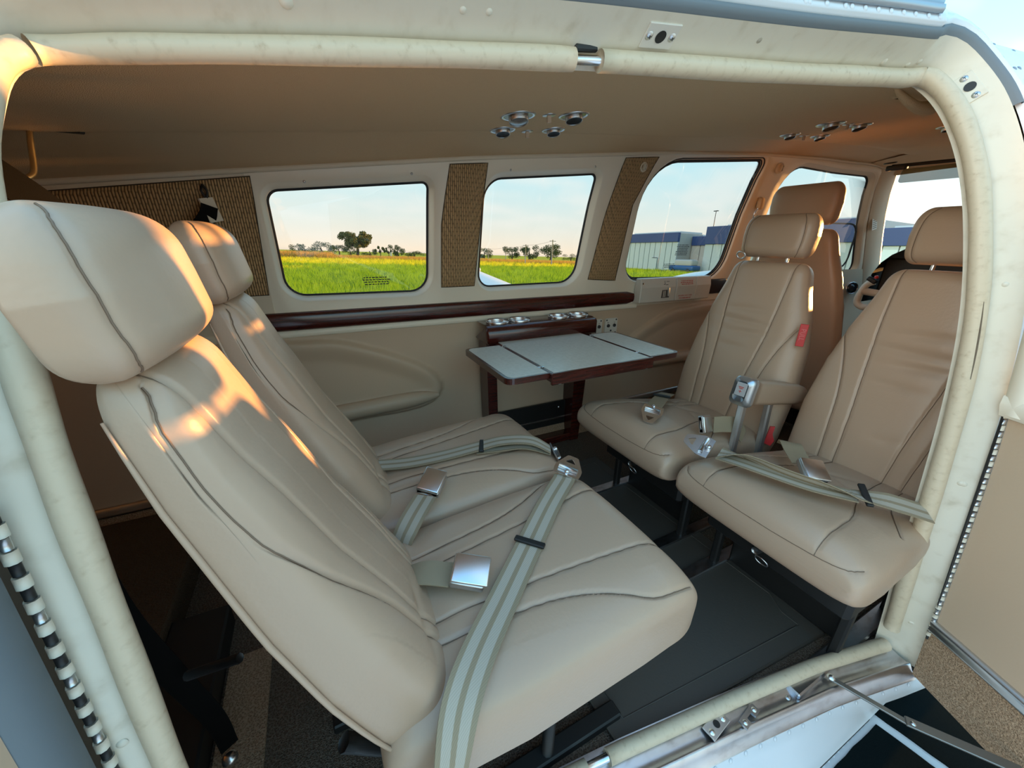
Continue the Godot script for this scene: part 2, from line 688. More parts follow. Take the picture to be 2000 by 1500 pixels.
func both(pts: Array, depth: float, width: float) -> Array:
	var a: Array = [depth, width]
	var b: Array = [depth, width]
	var v: Array = []
	for p in pts:
		v.append(V(p[0], p[1], 0))
	for p in (smooth(v, 3) if v.size() > 2 else PackedVector3Array(v)):
		a.append(Vector2(p.x, p.y))
		b.append(Vector2(-p.x, p.y))
	return [a, b]

func curve_of(pts: Array, sign_: float) -> Array:
	var out: Array = []
	var s := pts.duplicate()
	s.sort_custom(func(a, b): return a[1] < b[1])
	for p in s:
		out.append([p[1], p[0] * sign_])
	return out

# ------------------------------------------------------------------ seats
const BACK_TILT_REAR := 0.40
const BACK_TILT_MID := 0.208

func back_spec(rear: bool) -> Dictionary:
	var sp := {}
	if rear:
		var inner := [[0.074, 0.452], [0.073, 0.41], [0.072, 0.34], [0.067, 0.24], [0.060, 0.12], [0.052, -0.02], [0.048, -0.12]]
		var outer := [[0.083, 0.438], [0.0945, 0.415], [0.1005, 0.38], [0.106, 0.34], [0.110, 0.305], [0.112, 0.27], [0.107, 0.22], [0.098, 0.17], [0.088, 0.12], [0.079, 0.04], [0.074, -0.12]]
		sp = {"t0": -0.13, "L": 0.587, "n": 4.4, "dome": 0.006,
			"w": [[-0.13, 0.142], [0.0, 0.150], [0.1, 0.145], [0.2, 0.128], [0.3, 0.114], [0.4, 0.101], [0.44, 0.095], [0.47, 0.090]],
			"tf": [[-0.13, 0.075], [0.1, 0.070], [0.3, 0.055], [0.47, 0.034]], "tb": [[-0.13, 0.032], [0.1, 0.028], [0.25, 0.022], [0.4, 0.014], [0.47, 0.010]],
			"off": [[-0.13, -0.062], [0.05, -0.070], [0.2, -0.072], [0.35, -0.060], [0.47, -0.042]],
			"r0": 0.06, "r1": 0.045, "rc0": 0.04, "rc1": 0.028,
			"seams": both(inner, 0.008, 0.020) + both(outer, 0.009, 0.020) + both([[0.083, 0.438], [0.074, 0.446]], 0.005, 0.010),
			"curves": [curve_of(outer, -1.0), curve_of(inner, -1.0), curve_of(inner, 1.0), curve_of(outer, 1.0)],
			"folds": [[Vector2(0.06, 0.02), 0.05, 0.004, 0.010, 0.3], [Vector2(-0.05, -0.01), 0.05, 0.004, 0.010, -0.2]]}
	else:
		var inner := [[0.088, 0.54], [0.086, 0.45], [0.082, 0.36], [0.072, 0.25], [0.060, 0.14], [0.052, 0.0], [0.05, -0.12]]
		var outer := [[0.172, 0.37], [0.150, 0.335], [0.125, 0.27], [0.106, 0.19], [0.096, 0.10], [0.088, 0.0], [0.085, -0.12]]
		sp = {"t0": -0.13, "L": 0.66, "n": 3.2, "dome": 0.008,
			"w": [[-0.13, 0.165], [0.0, 0.186], [0.15, 0.190], [0.28, 0.178], [0.37, 0.158], [0.45, 0.132], [0.53, 0.112]],
			"tf": [[-0.13, 0.06], [0.1, 0.055], [0.4, 0.045], [0.53, 0.038]], "tb": [[-0.13, 0.06], [0.53, 0.035]],
			"off": [[-0.13, -0.06], [0.12, -0.055], [0.3, -0.060], [0.53, -0.045]],
			"r0": 0.05, "r1": 0.035, "rc0": 0.04, "rc1": 0.025,
			"seams": both(inner, 0.006, 0.016) + both(outer, 0.006, 0.016),
			"curves": [curve_of(outer, -1.0), curve_of(inner, -1.0), curve_of(inner, 1.0), curve_of(outer, 1.0)],
			"folds": [[Vector2(0.0, 0.375), 0.06, 0.0035, 0.010, 0.05], [Vector2(0.01, 0.335), 0.07, 0.005, 0.010, -0.04], [Vector2(-0.015, 0.30), 0.05, 0.0035, 0.010, 0.08], [Vector2(0.015, 0.25), 0.05, 0.003, 0.010, 0.0], [Vector2(-0.02, 0.12), 0.03, 0.002, 0.010, 0.2]]}
	return sp

func cushion_spec(rear: bool) -> Dictionary:
	if rear:
		var inner := [[0.045, -0.07], [0.048, 0.02], [0.053, 0.10], [0.060, 0.19], [0.070, 0.28], [0.086, 0.40], [0.09, 0.43]]
		var outer := [[0.078, -0.07], [0.082, 0.02], [0.088, 0.10], [0.098, 0.18], [0.116, 0.24], [0.138, 0.285], [0.160, 0.325], [0.166, 0.37], [0.165, 0.40]]
		return {"t0": -0.08, "L": 0.505, "n": 4.6, "dome": 0.006,
			"w": [[-0.08, 0.172], [0.1, 0.182], [0.3, 0.182], [0.43, 0.178]], "tf": [[-0.08, 0.07], [0.43, 0.07]], "tb": [[-0.08, 0.06], [0.1, 0.085], [0.43, 0.095]],
			"off": [[-0.08, -0.085], [0.0, -0.078], [0.25, -0.072], [0.36, -0.070], [0.43, -0.076]],
			"r0": 0.05, "r1": 0.062, "rc0": 0.02, "rc1": 0.022, "ne": 2.6,
			"seams": both(inner, 0.005, 0.016) + both(outer, 0.006, 0.018),
			"curves": [curve_of(outer, -1.0), curve_of(inner, -1.0), curve_of(inner, 1.0), curve_of(outer, 1.0)],
			"folds": [[Vector2(0.14, 0.36), 0.03, 0.003, 0.008, 1.0], [Vector2(0.0, 0.02), 0.09, 0.004, 0.02, 0.0]]}
	var inner2 := [[0.05, -0.07], [0.06, 0.08], [0.08, 0.18], [0.105, 0.26], [0.112, 0.33], [0.116, 0.40], [0.118, 0.43]]
	var outer2 := [[0.09, -0.07], [0.10, 0.05], [0.125, 0.13], [0.150, 0.18], [0.168, 0.21]]
	return {"t0": -0.08, "L": 0.49, "n": 4.0, "dome": 0.010,
		"w": [[-0.08, 0.172], [0.1, 0.188], [0.3, 0.200], [0.41, 0.200]], "tf": [[-0.08, 0.065], [0.41, 0.062]], "tb": [[-0.08, 0.04], [0.41, 0.050]],
		"off": [[-0.08, -0.085], [0.05, -0.080], [0.25, -0.066], [0.41, -0.066]],
		"r0": 0.05, "r1": 0.066, "rc0": 0.02, "rc1": 0.024, "ne": 2.5,
		"seams": both(inner2, 0.005, 0.014) + both(outer2, 0.005, 0.014) + both([[0.180, 0.385], [0.165, 0.400], [0.13, 0.4062], [0.06, 0.4080], [0.0, 0.4082]], 0.005, 0.012),
		"curves": [curve_of(outer2, -1.0), curve_of(inner2, -1.0), curve_of(inner2, 1.0), curve_of(outer2, 1.0)],
		"folds": [[Vector2(-0.02, 0.09), 0.07, 0.004, 0.012, 0.6], [Vector2(0.04, 0.12), 0.06, 0.003, 0.010, -0.5], [Vector2(0.1, 0.15), 0.04, 0.003, 0.010, 0.9], [Vector2(-0.09, 0.05), 0.05, 0.004, 0.012, -0.7]]}

func head_spec(rear: bool) -> Dictionary:
	var w := 0.116 if rear else 0.107
	var L := 0.119 if rear else 0.128
	var th := 0.034 if rear else 0.042
	var sx := w * (0.92 if rear else 0.80)
	var side := [[sx * 0.84, L * 0.025], [sx * 0.95, L * 0.12], [sx, L * 0.35], [sx * 0.99, L * 0.65], [sx * 0.92, L * 0.85], [sx * 0.78, L * 0.97]]
	return {"t0": 0.0, "L": L, "n": 3.4, "dome": 0.012 if rear else 0.004, "rows": 40, "cols": 80,
		"w": [[0.0, w * 0.94], [L * 0.5, w], [L, w * (0.93 if rear else 0.96)]], "tf": [[0.0, th * 0.95], [L, th * 0.9]], "tb": [[0.0, th], [L, th * 0.8]],
		"off": [[0.0, 0.0], [L, -0.004]], "r0": L * 0.24, "r1": L * 0.33, "rc0": 0.02, "rc1": 0.035 if rear else 0.025, "ne": 2.2,
		"seams": both(side, 0.003, 0.008), "curves": [curve_of(side, -1.0), curve_of(side, 1.0)]}

func tilt_basis(a: float) -> Basis:
	return Basis(V(cos(a), sin(a), 0), V(-sin(a), cos(a), 0), V(0, 0, 1))

func flat_basis(slope: float) -> Basis:
	var f := V(1, slope, 0).normalized()
	var u := V(-f.y, f.x, 0)
	return Basis(u, f, V(0, 0, -1))

func make_seat(called: String, rear: bool) -> Node3D:
	var o := thing(called, "seat", "seat")
	if rear:
		upholster("backrest", back_spec(true), o, Transform3D(tilt_basis(BACK_TILT_REAR), V(0.070, 0.38, 0)))
		upholster("cushion", cushion_spec(true), o, Transform3D(flat_basis(0.05), V(0.065, 0.372, 0)))
		var bsp := back_spec(true)
		for s in [-1.0, 1.0]:
			var pp: Array = []
			for i in 21:
				var t := lerpf(-0.09, 0.43, i / 20.0)
				pp.append(V(tab(bsp.off, t) - tab(bsp.tb, t) * 0.55, t, s * (tab(bsp.w, t) + 0.0005)))
			var ps := S()
			var pr: Array = []
			for i in 21:
				pr.append(0.0030 * pow(sin(PI * clampf(i / 20.0, 0.01, 0.99)), 0.3))
			tube(ps, pp, pr, 8)
			put("piping", ps, M.leather, o.get_child(0), Transform3D())
		var h := upholster("headrest", head_spec(true), o, Transform3D(tilt_basis(0.16), V(-0.131, 0.782, 0)), "side_panel")
		var st := S()
		for s in [-0.05, 0.05]:
			tube(st, [V(-0.14, 0.70, s), V(-0.138, 0.79, s)], 0.005, 8)
		put("headrest_post", st, M.chrome, o)
		st = S()
		box(st, V(-0.140, 0.774, 0.0), V(0.035, 0.012, 0.13), 0.004)
		put("headrest_base", st, M.black, h, h.transform.affine_inverse())
		for s in [-1.0, 1.0]:
			st = S()
			tube(st, smooth([V(-0.05, 0.30, s * 0.10), V(0.02, 0.235, s * 0.10), V(0.14, 0.215, s * 0.10), V(0.34, 0.21, s * 0.10)], 5), 0.011, 8)
			tube(st, [V(0.03, 0.23, s * 0.10), V(0.02, 0.02, s * 0.11)], 0.011, 8)
			tube(st, [V(0.26, 0.21, s * 0.10), V(0.25, 0.02, s * 0.11)], 0.011, 8)
			put("seat_frame", st, M.black, o)
		st = S()
		box(st, V(0.17, 0.205, 0.0), V(0.36, 0.03, 0.28), 0.006)
		put("seat_pan", st, M.black, o)
		for s in [-0.11, 0.11]:
			st = S()
			box(st, V(0.16, 0.012, s), V(0.50, 0.022, 0.03), 0.003)
			put("floor_track", st, M.black, o)
		# leather flap at the hinge of the backrest
		st = S()
		rbox(st, Transform3D(Basis(V(0, 0, 1), 0.5), V(0.005, 0.262, 0.168)), V(0.07, 0.09, 0.03), 0.012, 4)
		put("hinge_cover", st, M.leather, o)
	else:
		upholster("backrest", back_spec(false), o, Transform3D(tilt_basis(BACK_TILT_MID), V(0, 0.31, 0)))
		upholster("cushion", cushion_spec(false), o, Transform3D(flat_basis(0.10), V(0.02, 0.345, 0)))
		upholster("headrest", head_spec(false), o, Transform3D(tilt_basis(0.06), V(-0.146, 0.832, 0)), "side_panel")
		var st := S()
		for s in [-0.045, 0.045]:
			tube(st, [V(-0.142, 0.80, s), V(-0.146, 0.86, s)], 0.0045, 8)
		put("headrest_post", st, M.chrome, o)
		st = S()
		box(st, V(0.13, 0.20, 0.0), V(0.36, 0.09, 0.33), 0.01)
		put("seat_pan", st, M.black, o)
		for s in [-1.0, 1.0]:
			st = S()
			box(st, V(0.25, 0.09, s * 0.15), V(0.022, 0.16, 0.02), 0.004)
			put("leg", st, M.black, o)
			st = S()
			box(st, V(0.0, 0.09, s * 0.15), V(0.022, 0.16, 0.02), 0.004)
			put("leg", st, M.black, o)
		for s in [-0.15, 0.15]:
			st = S()
			box(st, V(0.14, 0.008, s), V(0.54, 0.014, 0.036), 0.003)
			put("floor_track", st, M.alum, o)
		st = S()
		box(st, V(0.20, 0.085, 0.0), V(0.02, 0.15, 0.27), 0.006)
		put("life_vest_box", st, M.black, o)
		st = S()
		tube(st, [V(0.22, 0.19, 0.02), V(0.33, 0.195, 0.02)], 0.009, 10)
		put("seat_adjust_lever", st, M.metal, o)
		st = S()
		var rg: Array = []
		for i in 14:
			rg.append(V(0.335, 0.185, 0.0) + V(0.006 * sin(TAU * i / 14.0), 0.012 * sin(TAU * i / 14.0), 0.015 * cos(TAU * i / 14.0)))
		tube(st, rg, 0.0018, 6, 1.0, true)
		put("pull_ring", st, M.chrome, o)
	return o

func copy_seat(o: Node3D) -> Node3D:
	var c: Node3D = o.duplicate()
	c.name = numbered((o.name as String).trim_suffix("_001"))
	add_child(c)
	return c

# straight-line-of-points belts on a seat; ends are built by the callers
func belt(o: Node3D, pts: Array, ups: Array, m: Material, w := 0.046, called := "strap") -> void:
	var p := smooth(pts, 8)
	var u := PackedVector3Array()
	var us: Array = []
	for x in ups:
		us.append(x)
	var n := pts.size() - 1
	for i in p.size():
		var f := float(i) / 8.0
		var k := mini(int(f), n - 1)
		u.append((us[k] as Vector3).lerp(us[k + 1], f - k).normalized())
	var st := S()
	ribbon(st, p, u, w)
	put(called, st, m, o)

func latch_plate(o: Node3D, xf: Transform3D) -> void:
	# flat belt tongue with a triangular eye, a roller and a stud
	var st := S()
	var eye := PackedVector2Array()
	for p in smooth([V(0.011, -0.022, 0), V(0.002, -0.034, 0), V(-0.002, -0.034, 0), V(-0.011, -0.022, 0), V(0, -0.021, 0)], 8, true):
		eye.append(Vector2(p.x, p.y))
	var cell := [Vector2(-0.030, 0.019), Vector2(0.030, 0.019), Vector2(0.030, -0.006), Vector2(0.012, -0.044), Vector2(-0.012, -0.044), Vector2(-0.030, -0.006)]
	var rim := PackedVector2Array()
	var cen := Vector2(0, -0.026)
	for p in eye:
		var best := p
		for i in 6:
			var h = Geometry2D.segment_intersects_segment(cen, cen + (p - cen).normalized() * 0.2, cell[i], cell[(i + 1) % 6])
			if h != null:
				best = h
				break
		rim.append(best)
	var rows: Array = []
	for q in [[eye, -0.0015], [eye, 0.0015], [rim, 0.0015], [rim, -0.0015], [eye, -0.0015]]:
		var row := PackedVector3Array()
		for p in q[0]:
			row.append(xf * V(p.x, p.y, q[1]))
		rows.append(row)
	st.set_smooth_group(-1)
	grid(st, rows, true)
	put("latch_plate", st, M.chrome, o)
	st = S()
	tube(st, [xf * V(-0.021, 0.002, 0.005), xf * V(0.021, 0.002, 0.005)], 0.0055, 10)
	put("roller", st, M.metal, o)
	st = S()
	lathe(st, [[0.0, 0.011], [0.004, 0.0105], [0.006, 0.008], [0.004, 0.005], [0.004, 0.0]], xf * Transform3D(Basis(V(1, 0, 0), PI / 2), V(0, 0.013, 0.0)), 12)
	put("stud", st, M.chrome, o)

func lift_buckle(o: Node3D, xf: Transform3D) -> void:
	var st := S()
	rbox(st, xf, V(0.050, 0.052, 0.016), 0.004, 3)
	put("buckle_body", st, M.metal, o)
	st = S()
	rbox(st, xf * Transform3D(Basis(V(1, 0, 0), -0.05), V(0, -0.003, 0.009)), V(0.046, 0.056, 0.006), 0.0026, 3)
	put("buckle_lid", st, M.chrome, o)

func slider(o: Node3D, xf: Transform3D, m: Material) -> void:
	var st := S()
	cbox(st, xf, V(0.054, 0.012, 0.006), 0.0015)
	put("slider", st, m, o)

func build_seats() -> void:
	var ra := make_seat("rear_seat", true)
	ra.position = V(0, 0, 0.395)
	tag(ra, "tan leather rear seat nearest the open doorway, reclined, sunlight on its headrest edge", "seat")
	var rb := copy_seat(ra)
	rb.position = V(0, 0, 0.025)
	tag(rb, "tan leather rear seat beside the curved wall armrest, under the small side window", "seat")
	var mc := make_seat("middle_seat", false)
	mc.position = V(1.17, 0, 0.068)
	mc.rotation.y = PI
	tag(mc, "tan leather aft facing seat beside the folding table, red tab on its backrest edge", "seat")
	var md := copy_seat(mc)
	md.position = V(1.17, 0, 0.487)
	md.rotation.y = PI
	tag(md, "tan leather aft facing seat beside the front door post, silver buckle on its cushion", "seat")
	# red pull tab on the backrest edge of the far middle seat
	var red := thing("pull_tab", "red cloth tab with lettering on the edge of the far aft facing backrest", "tab")
	var xf := look(V(1.238, 0.628, 0.247), V(-0.9, 0.1, 0.5), V(-0.16, 1, 0.1))
	var st := S()
	cbox(st, xf, V(0.020, 0.064, 0.003), 0.001)
	put("cloth", st, M.red, red)
	text("lettering", "PULL", 0.011, mat(lin(0.75, 0.22, 0.2), 0.6), red, xf * Transform3D(Basis(V(0, 0, 1), -PI / 2), V(0, 0.002, 0.002)))
	# red release lever low between the two middle seats
	var lev := thing("release_lever", "small red release lever low between the two aft facing seats", "lever")
	st = S()
	var lx := look(V(1.20, 0.315, 0.257), V(-0.8, 0.2, 0.6), V(0.1, 1, 0))
	var lp := PackedVector2Array([Vector2(-0.008, 0.03), Vector2(0.004, 0.032), Vector2(0.003, 0.008), Vector2(0.012, -0.012), Vector2(0.006, -0.03), Vector2(-0.012, -0.026), Vector2(-0.010, 0.004)])
	extrude(st, lp, 0.008, lx)
	put("handle", st, M.red, lev)
	# cabin strap clip on the far middle seat's shoulder
	var clip := thing("hanger_clip", "small chrome ring clip on the shoulder of the far aft facing seat", "clip")
	st = S()
	var cpts: Array = []
	for i in 14:
		var th := TAU * i / 14.0
		cpts.append(V(1.268, 0.838, -0.008) + V(-0.004 * sin(th), 0.011 * sin(th), 0.014 * cos(th)))
	tube(st, cpts, 0.0028, 8, 1.0, true)
	put("ring", st, M.chrome, clip)

	build_belts()
	build_center_armrest()
	build_cockpit_seats(mc)

func build_belts() -> void:
	var up := V(0, 1, 0)
	# A: long near belt, buckle end at the front far corner of the cushion
	var o := thing("seat_belt", "long striped seat belt running down the near rear cushion to the door sill, black slider", "seat belt", Vector3.ZERO)
	belt(o, [V(0.420, 0.400, 0.268), V(0.345, 0.397, 0.325), V(0.262, 0.390, 0.395), V(0.185, 0.386, 0.462), V(0.120, 0.384, 0.520), V(0.080, 0.372, 0.562), V(0.055, 0.335, 0.598), V(0.036, 0.26, 0.617), V(0.02, 0.17, 0.617), V(0.0, 0.05, 0.60)],
		[up, up, up, up, V(0, 1, 0.1), V(0.1, 0.9, 0.4), V(0.3, 0.4, 0.8), V(0.35, 0.1, 0.9), V(0.3, 0, 0.9), V(0.3, 0, 0.9)], M.belt)
	belt(o, [V(0.426, 0.400, 0.262), V(0.345, 0.3935, 0.322), V(0.262, 0.388, 0.393)], [up, up, up], M.belt, 0.046, "strap_return")
	slider(o, look(V(0.266, 0.394, 0.391), up, V(0.75, 0, -0.66)), M.black)
	latch_plate(o, look(V(0.438, 0.4085, 0.254), V(0.0, 1, 0.25), V(-0.75, 0.05, 0.66)))
	# A: short buckle half
	o = thing("buckle_strap", "square silver lift buckle on short webbing lying on the near rear cushion", "buckle", Vector3.ZERO)
	belt(o, [V(0.055, 0.375, 0.352), V(0.085, 0.392, 0.372), V(0.125, 0.392, 0.396)], [up, up, up], M.belt_plain)
	lift_buckle(o, look(V(0.148, 0.401, 0.411), V(0.0, 1, 0.35), V(-0.85, 0, -0.53)))
	# B: far rear seat
	o = thing("seat_belt", "striped seat belt lying across the far rear cushion with black slider", "seat belt", Vector3.ZERO)
	belt(o, [V(0.462, 0.396, 0.145), V(0.42, 0.418, 0.118), V(0.36, 0.415, 0.085), V(0.30, 0.400, 0.062), V(0.22, 0.387, 0.045), V(0.14, 0.384, 0.035), V(0.07, 0.382, 0.012)], [V(0.5, 0.9, 0.2), up, up, up, up, up, up], M.belt)
	belt(o, [V(0.462, 0.392, 0.147), V(0.41, 0.405, 0.112), V(0.35, 0.398, 0.082), V(0.30, 0.393, 0.062)], [V(0.5, 0.9, 0.2), up, up, up], M.belt, 0.046, "strap_return")
	slider(o, look(V(0.312, 0.402, 0.066), up, V(0.9, 0, 0.4)), M.black)
	latch_plate(o, look(V(0.474, 0.382, 0.150), V(0.85, 0.45, 0.3), V(-0.5, 0.8, -0.2)))
	o = thing("buckle_strap", "small square lift buckle on striped webbing lying on the far rear cushion", "buckle", Vector3.ZERO)
	belt(o, [V(0.062, 0.34, 0.262), V(0.080, 0.375, 0.258), V(0.105, 0.390, 0.232), V(0.14, 0.391, 0.185)], [V(0.6, 0.7, 0.2), up, up, up], M.belt)
	lift_buckle(o, look(V(0.160, 0.398, 0.160), V(-0.05, 1, 0.35), V(-0.6, 0, 0.8)))
	# C: far middle seat
	o = thing("seat_belt", "brown seat belt with flat chrome tongue on the far aft facing cushion", "seat belt", Vector3.ZERO)
	belt(o, [V(1.09, 0.362, -0.055), V(1.02, 0.384, -0.012), V(0.95, 0.394, 0.030), V(0.89, 0.400, 0.068), V(0.85, 0.403, 0.098)], [up, up, up, up, up], M.belt_plain)
	slider(o, look(V(0.985, 0.395, 0.008), up, V(0.84, 0, -0.54)), M.black)
	latch_plate(o, look(V(0.832, 0.412, 0.112), V(-0.45, 1, 0.35), V(0.86, 0.25, -0.5)))
	o = thing("buckle_strap", "chrome buckle on its edge, webbing running under the armrest posts", "buckle", Vector3.ZERO)
	belt(o, [V(1.06, 0.345, 0.255), V(1.03, 0.382, 0.245), V(0.99, 0.392, 0.236), V(0.955, 0.393, 0.226)], [V(0, 0.5, 0.8), V(0, 0.3, 1), V(0, 0.2, 1), V(0, 0.2, 1)], M.belt_plain)
	lift_buckle(o, look(V(0.928, 0.397, 0.218), V(0.25, 0.35, 0.9), V(0.95, 0, 0.3)))
	# D: near middle seat
	o = thing("seat_belt", "pale seat belt crossing the near aft facing cushion to the door post, chrome tongue", "seat belt", Vector3.ZERO)
	belt(o, [V(0.805, 0.409, 0.352), V(0.822, 0.421, 0.405), V(0.845, 0.412, 0.462), V(0.872, 0.408, 0.520), V(0.915, 0.404, 0.575), V(0.96, 0.400, 0.620), V(1.01, 0.385, 0.66)], [V(-0.2, 1, 0), V(0.7, 1, -0.3), V(1.2, 1, -0.6), V(1.1, 1, -0.7), V(0.2, 1, 0.0), V(-0.2, 1, 0.2), V(0, 1, 0.4)], M.belt)
	belt(o, [V(0.800, 0.405, 0.355), V(0.815, 0.409, 0.41), V(0.838, 0.407, 0.465), V(0.868, 0.404, 0.522), V(0.912, 0.402, 0.577)], [up, up, up, up, up], M.belt, 0.046, "strap_return")
	slider(o, look(V(0.925, 0.408, 0.588), V(-0.3, 1, 0.2), V(0.7, 0, 0.7)), M.black)
	latch_plate(o, look(V(0.788, 0.414, 0.318), V(-0.45, 1, 0.35), V(0.25, 0.05, 0.95)))
	o = thing("buckle_strap", "dark topped silver buckle on brown webbing in the middle of the near aft facing cushion", "buckle", Vector3.ZERO)
	belt(o, [V(1.055, 0.375, 0.372), V(1.02, 0.405, 0.392), V(0.985, 0.402, 0.425), V(0.95, 0.399, 0.462)], [V(0.3, 1, 0), up, up, up], M.belt_plain)
	lift_buckle(o, look(V(0.925, 0.408, 0.492), V(-0.25, 1, 0.40), V(0.62, 0, -0.78)))

func build_center_armrest() -> void:
	var o := thing("armrest", "tan padded armrest with silver end cap on two slanted posts between aft facing seats", "armrest")
	var a := V(0.99, 0.502, 0.262)
	var b := V(1.335, 0.432, 0.245)
	var f := (b - a).normalized()
	var up := V(0, 1, 0)
	up = (up - f * up.dot(f)).normalized()
	var bas := Basis(f, up, f.cross(up))
	var st := S()
	var L := a.distance_to(b)
	var rows: Array = []
	for i in 11:
		var t := i / 10.0
		var h := lerpf(0.074, 0.060, t)
		var w := 0.052
		if t > 0.8:
			var q := (t - 0.8) / 0.2
			h *= sqrt(maxf(0.02, 1.0 - q * q * 0.95))
		var row := PackedVector3Array()
		for p in rrect(w, h, minf(0.016, h * 0.4), 4):
			row.append(a + bas * V(0.012 + t * (L - 0.012), p.y - (0.074 - h) * 0.15, p.x))
		rows.append(row)
	grid(st, rows, true)
	fan(st, rows[0], true)
	fan(st, rows[10])
	put("pad", st, M.leather, o)
	st = S()
	rows = []
	for e in [[0.014, 0.0], [0.004, 0.0], [-0.006, 0.004], [-0.010, 0.012]]:
		var row := PackedVector3Array()
		for p in rrect(0.058 - e[1] * 2, 0.080 - e[1] * 2, 0.013, 4):
			row.append(a + bas * V(e[0], p.y, p.x))
		rows.append(row)
	grid(st, rows, true)
	fan(st, rows[3])
	var cap := put("end_cap", st, mat(lin(0.62, 0.66, 0.70), 0.3, 0.85), o)
	st = S()
	var xf := look(a + bas * V(-0.0105, 0.006, 0), -f, up)
	cbox(st, xf, V(0.028, 0.036, 0.002), 0.0006)
	put("ashtray_label", st, mat(lin(0.45, 0.44, 0.44), 0.5), cap)
	st = S()
	cbox(st, xf * Transform3D(Basis(), V(0, 0.006, 0.001)), V(0.014, 0.002, 0.001), 0.0002)
	cbox(st, xf * Transform3D(Basis(), V(0, 0.002, 0.001)), V(0.010, 0.002, 0.001), 0.0002)
	cbox(st, xf * Transform3D(Basis(), V(0, -0.006, 0.001)), V(0.008, 0.0015, 0.001), 0.0002)
	cbox(st, xf * Transform3D(Basis(), V(0, -0.006, 0.001)), V(0.0015, 0.008, 0.001), 0.0002)
	put("label_print", st, M.red_ink, cap)
	for q in [[1.018, 1.020, 0.255], [1.155, 1.172, 0.25]]:
		st = S()
		var top: float = 0.475 if q[0] < 1.1 else 0.447
		cbox(st, Transform3D(Basis(V(0, 0, 1), (q[1] - q[0]) / 0.3 * 1.0), V((q[0] + q[1]) / 2, (top + 0.15) / 2, q[2])), V(0.022, top - 0.15, 0.018), 0.004)
		put("post", st, mat(lin(0.62, 0.62, 0.62), 0.42, 0.9), o)

func build_cockpit_seats(src: Node3D) -> void:
	var p := copy_seat(src)
	p.name = numbered("pilot_seat")
	p.position = V(1.88, 0.0, -0.10)
	p.rotation.y = 0.0
	p.scale = V(1.0, 1.13, 1.14)
	tag(p, "tall tan leather pilot seat seen from behind, beyond the far aft facing seat", "seat")
	for c in p.get_children():
		if (c.name as String).begins_with("headrest") and not (c.name as String).begins_with("headrest_post"):
			(c as Node3D).position.y += 0.0

# ------------------------------------------------------------------ shell of the cabin
const WQ := [
	[[[-0.078, 0.996], [0.378, 1.046], [0.369, 0.700], [-0.075, 0.704]], [0.030, 0.020, 0.060, 0.055]],
	[[[0.575, 1.067], [1.031, 1.114], [1.007, 0.708], [0.566, 0.705]], [0.060, 0.022, 0.070, 0.050]],
	[[[1.282, 1.172], [1.944, 1.230], [1.933, 0.701], [1.282, 0.715]], [0.150, 0.030, 0.110, 0.075]],
	[[[2.148, 1.230], [2.848, 1.222], [3.16, 0.690], [2.160, 0.700]], [0.130, 0.040, 0.090, 0.100]]]
const CELLS := [[-0.118, -0.118], [0.49, 0.500], [1.145, 1.215], [2.04, 2.04], [3.26, 2.93]]

